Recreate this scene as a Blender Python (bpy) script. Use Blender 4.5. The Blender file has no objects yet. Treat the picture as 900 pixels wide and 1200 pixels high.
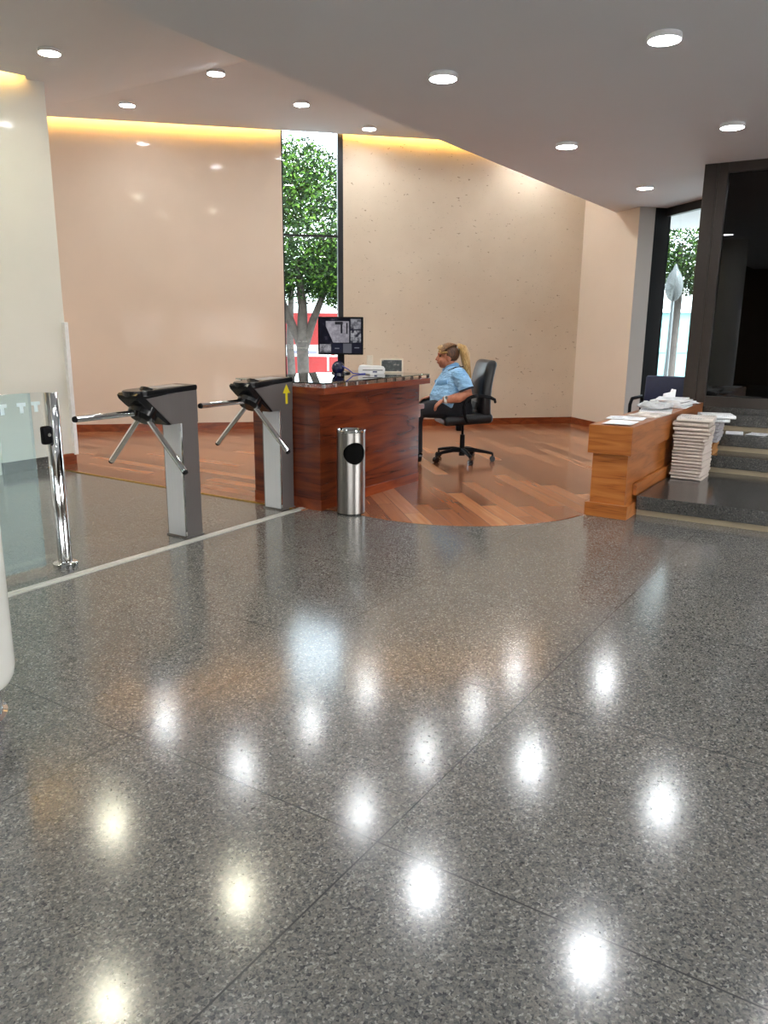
import bpy, bmesh, math, random
from mathutils import Vector, Matrix, noise
random.seed(7)
sc = bpy.context.scene
COL = sc.collection
S2 = math.sqrt(2.0)
R45 = math.pi / 4

# ------------------------------------------------------------------ helpers
def lin(c):
    return c / 12.92 if c <= 0.04045 else ((c + 0.055) / 1.055) ** 2.4
def rgb(r, g, b):
    return (lin(r / 255), lin(g / 255), lin(b / 255), 1.0)
def PM(p, m):                       # p = x+y , m = x-y  (the grid turned by 45 degrees)
    return ((p + m) / 2, (p - m) / 2)

class MB:
    def __init__(s):
        s.bm = bmesh.new()
    def box(s, x0, x1, y0, y1, z0, z1, bev=0.0, M=None, seg=2):
        r = bmesh.ops.create_cube(s.bm, size=1.0)
        vs = r['verts']
        bmesh.ops.scale(s.bm, vec=(x1 - x0, y1 - y0, z1 - z0), verts=vs)
        bmesh.ops.translate(s.bm, vec=((x0 + x1) / 2, (y0 + y1) / 2, (z0 + z1) / 2), verts=vs)
        if bev > 0:
            es = list({e for v in vs for e in v.link_edges})
            rr = bmesh.ops.bevel(s.bm, geom=es, offset=bev, segments=seg, profile=0.5, affect='EDGES')
            vs = rr['verts']
            vs = list({v for f in rr['faces'] for v in f.verts} | {v for v in vs if v.is_valid})
        if M is not None:
            bmesh.ops.transform(s.bm, matrix=M, verts=[v for v in vs if v.is_valid])
        return s
    def cyl(s, a, b, r0, r1=None, n=20, cap=True):
        a = Vector(a); b = Vector(b); r1 = r0 if r1 is None else r1
        d = b - a
        M = Matrix.Translation((a + b) / 2) @ d.to_track_quat('Z', 'Y').to_matrix().to_4x4()
        bmesh.ops.create_cone(s.bm, cap_ends=cap, segments=n, radius1=r0, radius2=r1, depth=d.length, matrix=M)
        return s
    def sph(s, c, r, n=16, M=None):
        if not isinstance(r, (tuple, list)): r = (r, r, r)
        T = Matrix.Translation(c) @ (M if M is not None else Matrix()) @ Matrix.Diagonal((r[0], r[1], r[2], 1))
        bmesh.ops.create_uvsphere(s.bm, u_segments=n, v_segments=max(6, n // 2), radius=1.0, matrix=T)
        return s
    def prism(s, pts, z0, z1):      # polygon in xy
        lo = [s.bm.verts.new((x, y, z0)) for x, y in pts]
        hi = [s.bm.verts.new((x, y, z1)) for x, y in pts]
        n = len(pts)
        s.bm.faces.new(lo[::-1]); s.bm.faces.new(hi)
        for i in range(n):
            s.bm.faces.new((lo[i], lo[(i + 1) % n], hi[(i + 1) % n], hi[i]))
        return s
    def slabxz(s, pts, y0, y1):     # polygon in xz pulled along y
        lo = [s.bm.verts.new((x, y0, z)) for x, z in pts]
        hi = [s.bm.verts.new((x, y1, z)) for x, z in pts]
        n = len(pts)
        s.bm.faces.new(lo); s.bm.faces.new(hi[::-1])
        for i in range(n):
            s.bm.faces.new((lo[i], hi[i], hi[(i + 1) % n], lo[(i + 1) % n]))
        return s
    def lathe(s, prof, c=(0, 0, 0), n=32, M=None):
        rings = []
        for r, z in prof:
            ring = []
            for k in range(n):
                a = 2 * math.pi * k / n
                p = Vector((r * math.cos(a), r * math.sin(a), z))
                if M is not None: p = M @ p
                ring.append(s.bm.verts.new(p + Vector(c)))
            rings.append(ring)
        for A, B in zip(rings, rings[1:]):
            for k in range(n):
                s.bm.faces.new((A[k], A[(k + 1) % n], B[(k + 1) % n], B[k]))
        s.bm.faces.new(rings[0][::-1]); s.bm.faces.new(rings[-1])
        return s
    def tube(s, pts, r, n=10, closed=False):
        pts = [Vector(p) for p in pts]
        rs = r if isinstance(r, (list, tuple)) else [r] * len(pts)
        rings = []
        prev = None
        for i, p in enumerate(pts):
            d = (pts[min(i + 1, len(pts) - 1)] - pts[max(i - 1, 0)]).normalized()
            up = Vector((0, 0, 1)) if prev is None else prev
            side = d.cross(up)
            if side.length < 1e-3: side = d.cross(Vector((1, 0, 0)))
            side.normalize(); up = side.cross(d).normalized(); prev = up
            rr = rs[i] if isinstance(rs[i], (tuple, list)) else (rs[i], rs[i])
            rings.append([s.bm.verts.new(p + side * rr[0] * math.cos(t) + up * rr[1] * math.sin(t))
                          for t in [2 * math.pi * k / n for k in range(n)]])
        for A, B in zip(rings, rings[1:]):
            for k in range(n):
                s.bm.faces.new((A[k], A[(k + 1) % n], B[(k + 1) % n], B[k]))
        s.bm.faces.new(rings[0][::-1]); s.bm.faces.new(rings[-1])
        return s
    def loft(s, secs, n=24, e=2.0):   # secs: (cx, cy, z, rx, ry) horizontal super-ellipses
        rings = []
        for cx, cy, z, rx, ry in secs:
            ring = []
            for k in range(n):
                a = 2 * math.pi * k / n
                c, q = math.cos(a), math.sin(a)
                ring.append(s.bm.verts.new((cx + rx * math.copysign(abs(c) ** (2 / e), c),
                                            cy + ry * math.copysign(abs(q) ** (2 / e), q), z)))
            rings.append(ring)
        for A, B in zip(rings, rings[1:]):
            for k in range(n):
                s.bm.faces.new((A[k], A[(k + 1) % n], B[(k + 1) % n], B[k]))
        s.bm.faces.new(rings[0][::-1]); s.bm.faces.new(rings[-1])
        return s
    def quad(s, *pts):
        s.bm.faces.new([s.bm.verts.new(p) for p in pts])
        return s
    def xf(s, M):
        bmesh.ops.transform(s.bm, matrix=M, verts=s.bm.verts[:]); return s
    def build(s, name, mat, parent=None, smooth=False, recalc=True, label=None):
        if recalc: bmesh.ops.recalc_face_normals(s.bm, faces=s.bm.faces[:])
        me = bpy.data.meshes.new(name)
        s.bm.to_mesh(me); s.bm.free()
        if smooth:
            for p in me.polygons: p.use_smooth = True
            try: me.set_sharp_from_angle(angle=math.radians(38))
            except Exception: pass
        for m in (mat if isinstance(mat, (list, tuple)) else [mat]):
            me.materials.append(m)
        o = bpy.data.objects.new(name, me); COL.objects.link(o)
        if parent is not None: o.parent = parent
        if label: o['label'] = label
        return o

def tag(o, label=None, cat=None, group=None, kind=None):
    if label: o['label'] = label
    if cat: o['category'] = cat
    if group: o['group'] = group
    if kind: o['kind'] = kind
    return o
def thing(name, label, cat, loc=(0, 0, 0), rz=0.0, group=None):
    o = bpy.data.objects.new(name, None); COL.objects.link(o)
    o.empty_display_size = 0.1
    o.location = loc; o.rotation_euler = (0, 0, rz)
    return tag(o, label, cat, group)
def struct(o):
    o['kind'] = 'structure'; return o
def copy_tree(o, parent=None):
    kids = list(o.children)
    c = o.copy(); COL.objects.link(c)
    if parent is not None: c.parent = parent
    for k in kids: copy_tree(k, c)
    return c
def bake(o, smooth=True):            # apply an object's modifiers into its mesh
    dg = bpy.context.evaluated_depsgraph_get()
    me = bpy.data.meshes.new_from_object(o.evaluated_get(dg))
    mats = list(o.data.materials)
    o.modifiers.clear(); o.data = me
    if not me.materials:
        for m in mats: me.materials.append(m)
    if smooth:
        for p in me.polygons: p.use_smooth = True
    return o
def fuse(o, voxel, smooth_it=4):
    m = o.modifiers.new('r', 'REMESH'); m.mode = 'VOXEL'; m.voxel_size = voxel; m.use_smooth_shade = True
    if smooth_it:
        s = o.modifiers.new('s', 'SMOOTH'); s.iterations = smooth_it; s.factor = 0.5
    return bake(o)

# ------------------------------------------------------------------ materials
class NT:
    def __init__(s, name):
        s.m = bpy.data.materials.new(name); s.m.use_nodes = True
        s.t = s.m.node_tree; s.N = s.t.nodes
        s.b = s.N.get('Principled BSDF'); s.out = s.N.get('Material Output')
    def n(s, kind, **kw):
        o = s.N.new(kind)
        for k, v in kw.items(): setattr(o, k, v)
        return o
    def l(s, a, b): s.t.links.new(a, b)
    def math(s, op, a, b=None, c=None):
        o = s.N.new('ShaderNodeMath'); o.operation = op
        for i, v in enumerate((a, b, c)):
            if v is None: continue
            if isinstance(v, (int, float)): o.inputs[i].default_value = v
            else: s.l(v, o.inputs[i])
        return o.outputs[0]
    def ramp(s, fac, stops, interp='LINEAR'):
        r = s.N.new('ShaderNodeValToRGB'); r.color_ramp.interpolation = interp
        el = r.color_ramp.elements
        while len(el) > 1: el.remove(el[-1])
        el[0].position = stops[0][0]; el[0].color = stops[0][1]
        for p, c in stops[1:]:
            e = el.new(p); e.color = c
        s.l(fac, r.inputs[0]); return r.outputs[0]
    def mix(s, fac, a, b, blend='MIX'):
        o = s.N.new('ShaderNodeMix'); o.data_type = 'RGBA'; o.blend_type = blend
        if isinstance(fac, (int, float)): o.inputs[0].default_value = fac
        else: s.l(fac, o.inputs[0])
        for i, v in ((6, a), (7, b)):
            if isinstance(v, tuple): o.inputs[i].default_value = v
            else: s.l(v, o.inputs[i])
        return o.outputs[2]
    def pos(s, obj=False, scale=(1, 1, 1), rot=(0, 0, 0)):
        if obj: src = s.n('ShaderNodeTexCoord').outputs['Object']
        else: src = s.n('ShaderNodeNewGeometry').outputs['Position']
        mp = s.n('ShaderNodeMapping'); mp.inputs['Scale'].default_value = scale
        mp.inputs['Rotation'].default_value = rot
        s.l(src, mp.inputs['Vector']); return mp.outputs[0]
    def noise(s, vec, scale, detail=3, rough=0.55, dist=0.0):
        o = s.n('ShaderNodeTexNoise'); o.inputs['Scale'].default_value = scale
        o.inputs['Detail'].default_value = detail; o.inputs['Roughness'].default_value = rough
        o.inputs['Distortion'].default_value = dist
        s.l(vec, o.inputs['Vector']); return o.outputs['Fac']
    def bump(s, h, strength, dist=0.01):
        o = s.n('ShaderNodeBump'); o.inputs['Strength'].default_value = strength
        o.inputs['Distance'].default_value = dist
        s.l(h, o.inputs['Height']); s.l(o.outputs[0], s.b.inputs['Normal'])
    def set(s, **kw):
        for k, v in kw.items():
            i = s.b.inputs[k.replace('_', ' ')]
            if hasattr(v, 'is_output') or isinstance(v, bpy.types.NodeSocket): s.l(v, i)
            else: i.default_value = v
        return s

def plain(name, col, rough=0.5, metal=0.0, spec=0.5, mottle=0.06, scale=30.0, **kw):
    t = NT(name)
    f = t.noise(t.pos(True), scale)
    lo = tuple(c * (1 - mottle) for c in col[:3]) + (1,)
    hi = tuple(min(1, c * (1 + mottle)) for c in col[:3]) + (1,)
    t.set(Base_Color=t.ramp(f, [(0.3, lo), (0.7, hi)]), Roughness=rough, Metallic=metal, Specular_IOR_Level=spec, **kw)
    return t.m

def steel(name, col, rough, axis='z', metal=1.0):
    t = NT(name)
    sc_ = {'z': (160, 160, 1.5), 'x': (1.5, 160, 160)}[axis]
    f = t.noise(t.pos(True, sc_), 1.0, 2)
    lo = tuple(c * 0.94 for c in col[:3]) + (1,)
    t.set(Base_Color=t.ramp(f, [(0.3, lo), (0.7, col)]), Metallic=metal,
          Roughness=t.math('MULTIPLY_ADD', f, 0.14, rough - 0.07))
    return t.m

def emis(name, col, strength):
    t = NT(name)
    e = t.n('ShaderNodeEmission'); e.inputs[0].default_value = col; e.inputs[1].default_value = strength
    t.l(e.outputs[0], t.out.inputs[0]); t.N.remove(t.b)
    return t.m

def thin_glass(name, tint=(1, 1, 1, 1), refl=1.0, rough=0.0, frost=None):
    t = NT(name); t.N.remove(t.b)
    tr = t.n('ShaderNodeBsdfTransparent'); tr.inputs[0].default_value = tint
    gl = t.n('ShaderNodeBsdfGlossy'); gl.inputs['Roughness'].default_value = rough
    gm = t.n('ShaderNodeNewGeometry'); dt = t.n('ShaderNodeVectorMath', operation='DOT_PRODUCT')
    t.l(gm.outputs['Incoming'], dt.inputs[0]); t.l(gm.outputs['Normal'], dt.inputs[1])
    k = t.math('SUBTRACT', 1.0, t.math('ABSOLUTE', dt.outputs['Value']))
    fr = t.math('MULTIPLY_ADD', t.math('POWER', k, 5.0), 0.96, 0.04)
    mx = t.n('ShaderNodeMixShader')
    t.l(t.math('MINIMUM', t.math('MULTIPLY', fr, refl), 1.0), mx.inputs[0])
    t.l(tr.outputs[0], mx.inputs[1]); t.l(gl.outputs[0], mx.inputs[2])
    last = mx.outputs[0]
    if frost:
        d = t.n('ShaderNodeBsdfDiffuse'); d.inputs[0].default_value = frost[0]
        m2 = t.n('ShaderNodeMixShader'); m2.inputs[0].default_value = frost[1]
        t.l(last, m2.inputs[1]); t.l(d.outputs[0], m2.inputs[2]); last = m2.outputs[0]
    t.l(last, t.out.inputs[0])
    return t.m

def granite(name, joints, rough=0.16, dark=1.0):
    t = NT(name)
    p = t.pos()
    wob = t.n('ShaderNodeTexNoise'); wob.inputs['Scale'].default_value = 70; wob.inputs['Detail'].default_value = 2
    t.l(p, wob.inputs['Vector'])
    vadd = t.n('ShaderNodeVectorMath', operation='MULTIPLY_ADD')
    t.l(wob.outputs['Color'], vadd.inputs[0]); vadd.inputs[1].default_value = (0.016, 0.016, 0.016); t.l(p, vadd.inputs[2])
    v = t.n('ShaderNodeTexVoronoi'); v.inputs['Scale'].default_value = 165; v.inputs['Randomness'].default_value = 1
    t.l(vadd.outputs[0], v.inputs['Vector'])
    sep = t.n('ShaderNodeSeparateColor'); t.l(v.outputs['Color'], sep.inputs[0])
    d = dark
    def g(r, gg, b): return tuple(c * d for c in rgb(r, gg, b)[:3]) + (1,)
    c1 = t.ramp(sep.outputs[0], [(0.0, g(56, 57, 60)), (0.14, g(78, 79, 80)), (0.3, g(98, 98, 96)), (0.6, g(110, 108, 103)),
                                 (0.85, g(120, 117, 110)), (0.97, g(150, 148, 144))], 'LINEAR')
    v2 = t.n('ShaderNodeTexVoronoi'); v2.inputs['Scale'].default_value = 260
    t.l(p, v2.inputs['Vector'])
    sep2 = t.n('ShaderNodeSeparateColor'); t.l(v2.outputs['Color'], sep2.inputs[0])
    c2 = t.ramp(sep2.outputs[0], [(0.0, (0.55, 0.55, 0.56, 1)), (0.3, (0.9, 0.9, 0.9, 1)), (1, (1.15, 1.15, 1.14, 1))])
    c = t.mix(0.85, c1, c2, 'MULTIPLY')
    big = t.noise(p, 1.3, 3)
    c = t.mix(1.0, c, t.ramp(big, [(0.3, (0.9, 0.91, 0.93, 1)), (0.7, (1.07, 1.06, 1.04, 1))]), 'MULTIPLY')
    if joints:
        s = t.n('ShaderNodeSeparateXYZ'); t.l(p, s.inputs[0])
        ms = []
        for ax, off, per in ((0, 1.583, 1.033), (1, 1.04, 1.04)):
            q = t.math('SUBTRACT', s.outputs[ax], off + per / 2)
            q = t.math('DIVIDE', q, per)
            q = t.math('ABSOLUTE', t.math('SUBTRACT', t.math('FRACT', q), 0.5))
            ms.append(t.math('LESS_THAN', q, 0.0026 / per))
        c = t.mix(t.math('MAXIMUM', ms[0], ms[1]), c, rgb(52, 53, 54))
    t.set(Base_Color=c, Roughness=rough, Specular_IOR_Level=0.8)
    return t.m

def wood(name, dark, mid, light, axis='x', scale=1.0, rough=0.25, waves=3.0, coat=0.12, spec=0.4):
    """veneer with long wavy figure running along one axis"""
    t = NT(name)
    st = {'x': (0.35, 1.2, 3.2), 'y': (1.2, 0.35, 3.2), 'z': (3.0, 3.0, 0.35)}[axis]
    p = t.pos(True, tuple(c * scale for c in st))
    n1 = t.noise(p, waves, 3, 0.45, 0.35)
    f = t.math('FRACT', t.math('MULTIPLY', n1, 5.0))
    f = t.math('ABSOLUTE', t.math('MULTIPLY_ADD', f, 2.0, -1.0))
    st2 = {'x': (1.0, 45, 45), 'y': (45, 1.0, 45), 'z': (45, 45, 1.0)}[axis]
    n2 = t.noise(t.pos(True, st2), 3.0 * scale, 4)
    f2 = t.math('ADD', t.math('MULTIPLY', f, 0.55), t.math('MULTIPLY', n2, 0.55))
    c = t.ramp(f2, [(0.16, dark), (0.32, mid), (0.85, light)])
    t.set(Base_Color=c, Roughness=rough, Coat_Weight=coat, Coat_Roughness=0.12, Specular_IOR_Level=spec)
    return t.m

def plank_floor():
    t = NT('plank_floor')
    g = t.n('ShaderNodeNewGeometry')
    s = t.n('ShaderNodeSeparateXYZ'); t.l(g.outputs['Position'], s.inputs[0])
    X, Y = s.outputs[0], s.outputs[1]
    # zone on the far left of the desk is laid straight, the rest diagonally; mitre runs from the desk to the wall
    a_d = t.math('MULTIPLY', t.math('ADD', X, Y), 1 / S2)
    b_d = t.math('MULTIPLY', t.math('SUBTRACT', X, Y), 1 / S2)
    zone = t.math('GREATER_THAN', t.math('SUBTRACT', Y, t.math('MULTIPLY', t.math('SUBTRACT', X, 4.58), 1.0)), 3.75)
    def mixv(a, b):
        return t.math('ADD', t.math('MULTIPLY', zone, b), t.math('MULTIPLY', t.math('SUBTRACT', 1.0, zone), a))
    A = mixv(a_d, Y); B = mixv(b_d, X)
    W, L = 0.135, 1.35
    rb = t.math('DIVIDE', B, W); row = t.math('FLOOR', rb)
    wn = t.n('ShaderNodeTexWhiteNoise', noise_dimensions='1D'); t.l(row, wn.inputs['W'])
    ca = t.math('ADD', t.math('DIVIDE', A, L), t.math('MULTIPLY', wn.outputs['Value'], 7.0))
    colm = t.math('FLOOR', ca)
    cmb = t.n('ShaderNodeCombineXYZ'); t.l(row, cmb.inputs[0]); t.l(colm, cmb.inputs[1])
    w2 = t.n('ShaderNodeTexWhiteNoise', noise_dimensions='3D'); t.l(cmb.outputs[0], w2.inputs['Vector'])
    tone = w2.outputs['Value']
    cg = t.n('ShaderNodeCombineXYZ')
    t.l(t.math('MULTIPLY', A, 1.6), cg.inputs[0]); t.l(t.math('MULTIPLY', B, 34.0), cg.inputs[1])
    t.l(t.math('MULTIPLY', tone, 40.0), cg.inputs[2])
    n1 = t.noise(cg.outputs[0], 1.0, 3, 0.5, 0.2)
    f = t.math('ADD', t.math('MULTIPLY', tone, 0.52), t.math('MULTIPLY_ADD', n1, 0.30, 0.10))
    c = t.ramp(f, [(0.12, rgb(92, 50, 32)), (0.4, rgb(132, 80, 52)), (0.7, rgb(164, 106, 70)), (0.95, rgb(198, 146, 102))])
    fr = t.math('FRACT', rb); fe = t.math('MINIMUM', fr, t.math('SUBTRACT', 1.0, fr))
    fa = t.math('FRACT', ca); fae = t.math('MINIMUM', fa, t.math('SUBTRACT', 1.0, fa))
    gap = t.math('MAXIMUM', t.math('LESS_THAN', fe, 0.011), t.math('LESS_THAN', fae, 0.0014))
    c = t.mix(t.math('MULTIPLY', gap, 0.6), c, rgb(60, 30, 18))
    t.set(Base_Color=c, Roughness=0.17, Specular_IOR_Level=0.45, Coat_Weight=0.0)
    return t.m

def travertine():
    t = NT('travertine')
    p = t.pos()
    big = t.noise(p, 0.8, 4, 0.6)
    st = t.n('ShaderNodeMapping'); st.inputs['Rotation'].default_value = (0, 0, R45); st.inputs['Scale'].default_value = (1, 0.45, 1.5)
    t.l(t.n('ShaderNodeNewGeometry').outputs['Position'], st.inputs['Vector'])
    pit = t.noise(st.outputs[0], 17.0, 5, 0.62)
    pit2 = t.noise(st.outputs[0], 42.0, 2, 0.5)
    base = t.ramp(big, [(0.3, rgb(200, 183, 160)), (0.7, rgb(213, 198, 176))])
    mk = t.ramp(pit, [(0.655, (0, 0, 0, 1)), (0.69, (1, 1, 1, 1))])
    mk2 = t.ramp(pit2, [(0.70, (0, 0, 0, 1)), (0.74, (1, 1, 1, 1))])
    c = t.mix(t.math('MULTIPLY', mk, 0.75), base, rgb(120, 98, 78))
    c = t.mix(t.math('MULTIPLY', mk2, 0.5), c, rgb(140, 116, 94))
    t.set(Base_Color=c, Roughness=0.6)
    t.bump(t.math('SUBTRACT', 1.0, mk), 0.4, 0.004)
    return t.m

def stucco(name, col, rough=0.35, mott=0.02, spec=0.4):
    t = NT(name)
    f = t.noise(t.pos(), 1.6, 4)
    lo = tuple(c * (1 - mott) for c in col[:3]) + (1,); hi = tuple(c * (1 + mott) for c in col[:3]) + (1,)
    t.set(Base_Color=t.ramp(f, [(0.3, lo), (0.7, hi)]), Roughness=rough, Specular_IOR_Level=spec)
    return t.m

M = {}
M['granite'] = granite('granite_floor', True, 0.155, 0.9)
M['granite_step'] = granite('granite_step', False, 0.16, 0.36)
M['granite_plinth'] = granite('granite_plinth', False, 0.25, 0.85)
M['planks'] = plank_floor()
M['beige'] = stucco('beige_marble', rgb(217, 199, 180), 0.07, 0.02, 0.14)
M['pillar'] = stucco('white_marble', rgb(224, 222, 214), 0.08, 0.02, 0.15)
M['cream'] = stucco('cream_plaster', rgb(220, 206, 188), 0.55)
M['grayend'] = stucco('grey_plaster', rgb(196, 190, 184), 0.6)
M['ceil'] = stucco('ceiling_paint', rgb(222, 225, 230), 0.75, 0.012)
M['trav'] = travertine()
M['stone'] = stucco('brown_stone', rgb(120, 104, 88), 0.5)
M['baseboard'] = wood('baseboard_wood', rgb(78, 34, 16), rgb(116, 54, 28), rgb(140, 72, 38), 'x', 1.0, 0.3)
M['desk'] = wood('desk_veneer', rgb(34, 10, 5), rgb(82, 30, 13), rgb(108, 46, 21), 'x', 1.0, 0.22, 2.6)
M['deskside'] = wood('desk_side_veneer', rgb(34, 10, 5), rgb(82, 30, 13), rgb(108, 46, 21), 'y', 1.0, 0.22, 2.6)
M['desktop'] = wood('desk_top_veneer', rgb(70, 24, 11), rgb(108, 44, 20), rgb(130, 58, 28), 'x', 1.0, 0.22, 2.0)
M['bench'] = wood('bench_veneer', rgb(96, 48, 18), rgb(142, 80, 34), rgb(166, 102, 50), 'x', 1.2, 0.28, 2.4)
M['benchend'] = wood('bench_end_veneer', rgb(102, 52, 20), rgb(150, 86, 36), rgb(172, 108, 54), 'y', 1.2, 0.28, 2.4)
M['brass'] = plain('brass', rgb(200, 160, 80), 0.3, 1.0)
M['alu'] = plain('aluminium', rgb(196, 194, 188), 0.4, 0.25)
M['steel'] = steel('brushed_steel', rgb(176, 176, 178), 0.3, 'z')
M['steel_light'] = steel('satin_steel_panel', rgb(220, 224, 230), 0.45, 'z', 0.4)
M['steel_dark'] = steel('bronze_steel', rgb(116, 111, 109), 0.40, 'z', 0.6)
M['binsteel'] = steel('bin_steel', rgb(150, 146, 142), 0.3, 'z')
M['chrome'] = plain('chrome', rgb(220, 222, 224), 0.06, 1.0, mottle=0.01)
M['black'] = plain('black_plastic', rgb(14, 14, 17), 0.5, spec=0.1)
M['blackgloss'] = plain('black_gloss', rgb(14, 15, 18), 0.18, spec=0.35)
M['leather'] = plain('black_leather', rgb(24, 24, 27), 0.36, spec=0.35, mottle=0.2, scale=14)
M['rubber'] = plain('rubber', rgb(20, 20, 20), 0.7)
M['white'] = plain('white_plastic', rgb(226, 226, 226), 0.4)
M['cream_p'] = plain('cream_plastic', rgb(216, 206, 186), 0.5)
M['yellow'] = plain('yellow_sticker', rgb(206, 188, 18), 0.5)
M['frame'] = plain('bronze_frame', rgb(62, 56, 52), 0.35, 0.6)
M['framedark'] = plain('black_frame', rgb(26, 26, 28), 0.4, 0.3)
M['creamstrip'] = plain('cream_riser', rgb(150, 136, 112), 0.4, mottle=0.12, scale=5)
M['glass'] = thin_glass('clear_glass', (0.95, 0.97, 0.98, 1))
M['winglass'] = thin_glass('window_glass', (0.80, 0.86, 0.88, 1), 1.0)
M['doorglass'] = thin_glass('smoked_glass', (0.03, 0.03, 0.04, 1), 1.1)
M['gate'] = thin_glass('gate_glass', (0.86, 0.95, 0.96, 1), 1.0, 0.0, ((0.72, 0.86, 0.88, 1), 0.12))
M['frost'] = plain('frosted_film', rgb(226, 244, 246), 0.6)
M['counterglass'] = thin_glass('counter_glass', (0.75, 0.85, 0.83, 1), 2.2)
M['dark'] = plain('shade_black', rgb(8, 8, 8), 0.9, spec=0.1)  # near black, paints in the shade of unlit interiors
M['lamp'] = emis('lamp_diffuser', (0.95, 0.98, 1.0, 1), 150)
M['lampup'] = emis('lamp_diffuser_far', (0.96, 0.98, 1.0, 1), 150)
M['lampyel'] = emis('lamp_diffuser_warm', (1.0, 0.96, 0.74, 1), 150)
M['lampbody'] = plain('lamp_rim', rgb(235, 235, 235), 0.4)
M['cove'] = emis('cove_strip', (1.0, 0.58, 0.15, 1), 62)

# ------------------------------------------------------------------ setting
ZS, ZU, ZC = 2.89, 3.80, 4.25
P0 = 15.35            # back wall line  x + y
M0 = 7.35             # right wall line x - y
P1 = 13.46            # near end of the right wall
MW = 8.02             # glazing line behind the bench

# floor
fl = MB(); fl.prism([(-6, -5), (13, -5), (13, 2.0), (9.6, 9.6), (3.0, 11.5), (-6, 11.5)], -0.2, 0.0)
struct(fl.build('floor', M['granite']))
# timber inlay with its curved front
cc, cr = (5.9245, 3.0873), 1.22
arc = []
a0 = math.atan2(3.30 - cc[1], 4.725 - cc[0]); a1 = math.atan2(1.80 - cc[1], 5.66 - cc[0])
if a0 < 0: a0 += 2 * math.pi
if a1 < 0: a1 += 2 * math.pi
for i in range(33):
    a = a0 + (a1 - a0) * i / 32
    arc.append((cc[0] + cr * math.cos(a), cc[1] + cr * math.sin(a)))
poly = [(4.58, 10.77), PM(P0, M0), PM(P1, M0), PM(P1, MW), (9.6, 1.58), (5.80, 1.58), (5.80, 1.80)] + arc[::-1] + [(4.70, 3.72), (4.58, 3.72)]
wf = MB(); wf.prism(poly, 0.0, 0.005)
struct(wf.build('floor_planks', M['planks']))
tr = MB(); tr.box(4.565, 4.582, 3.78, 10.7, 0.0, 0.008)
struct(tr.build('trim_1', M['brass']))
tr = MB(); tr.box(-4, 4.64, 3.742, 3.804, 0.0, 0.006); tr.box(-4, 4.64, 3.766, 3.786, 0.006, 0.009)
struct(tr.build('trim_2', M['alu']))

def wall45(p, m0, m1, z0, z1, th=0.22, inner=True):
    """wall along the turned grid: inner face at x+y=p, from m0 to m1"""
    mb = MB(); a, b = PM(p, m0), PM(p, m1); c, d = PM(p + th * S2, m1), PM(p + th * S2, m0)
    mb.prism([a, b, c, d], z0, z1); return mb
WM0, WM1 = 1.29, 2.43
struct(wall45(P0, -7.0, WM0, 0, ZC).build('wall_back', M['beige']))
struct(wall45(P0, WM1, M0 + 0.4, 0, ZC).build('wall_back_stone', M['trav']))
def wallm(m, p0, p1, z0, z1, th):
    mb = MB(); a, b = PM(p0, m), PM(p1, m); c, d = PM(p1, m + th), PM(p0, m + th)
    mb.prism([a, b, c, d], z0, z1); return mb
rw_ = MB(); rw_.prism([PM(P0, 7.33), PM(P1, 7.48), PM(P1, 7.79), PM(P0, 7.79)], 0, ZC)
struct(rw_.build('wall_right', M['cream']))
e_ = wallm(7.481, P1 - 0.004, P1 - 0.001, 0, ZS, 0.308); struct(e_.build('wall_right_end', M['grayend']))
# baseboards
struct(wall45(P0 - 0.03, -7.0, WM0, 0.005, 0.10, 0.02).build('baseboard_back', M['baseboard']))
struct(wall45(P0 - 0.03, WM1, M0, 0.005, 0.10, 0.02).build('baseboard_stone', M['baseboard']))
rw_ = MB(); rw_.prism([PM(P0, 7.30), PM(P1, 7.45), PM(P1, 7.48), PM(P0, 7.33)], 0.005, 0.10)
struct(rw_.build('baseboard_right', M['baseboard']))

# tall window between the two back walls
wn = MB()
def wbox(m0, m1, q0, q1, z0, z1):
    wn.prism([PM(P0 + q0, m0), PM(P0 + q0, m1), PM(P0 + q1, m1), PM(P0 + q1, m0)], z0, z1)
wbox(WM1 - 0.10, WM1, 0.0, 0.14, 0, ZC); wbox(WM0, WM0 + 0.03, 0.08, 0.14, 0, ZC)
wbox(WM0 + 0.03, WM1 - 0.10, 0.08, 0.13, 2.55, 2.58); wbox(WM0 + 0.03, WM1 - 0.10, 0.08, 0.13, 0, 0.06)
wbox(WM0 + 0.03, WM1 - 0.10, 0.08, 0.13, ZC - 0.05, ZC)
wo = struct(wn.build('window_1', M['framedark']))
wn = MB(); wbox(WM0 + 0.03, WM1 - 0.10, 0.10, 0.108, 0.06, 2.55); wbox(WM0 + 0.03, WM1 - 0.10, 0.10, 0.108, 2.58, ZC - 0.05)
wn.build('pane', M['winglass'], wo)

# side glazing behind the bench
wn = MB()
def sbox(p0, p1, m0, m1, z0, z1):
    wn.prism([PM(p0, m0), PM(p1, m0), PM(p1, m1), PM(p0, m1)], z0, z1)
sbox(P1 + 0.02, P1 + 0.16, 7.79, MW + 0.10, 0, ZS); sbox(9.2, P1 - 0.0, MW, MW + 0.10, 0, 0.10); sbox(9.2, P1 - 0.0, MW, MW + 0.10, ZS - 0.10, ZS)
wo = struct(wn.build('window_2', M['framedark']))
wn = MB(); sbox(9.2, P1 - 0.0, MW + 0.04, MW + 0.05, 0.10, ZS - 0.10); wn.build('pane', M['winglass'], wo)

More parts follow.
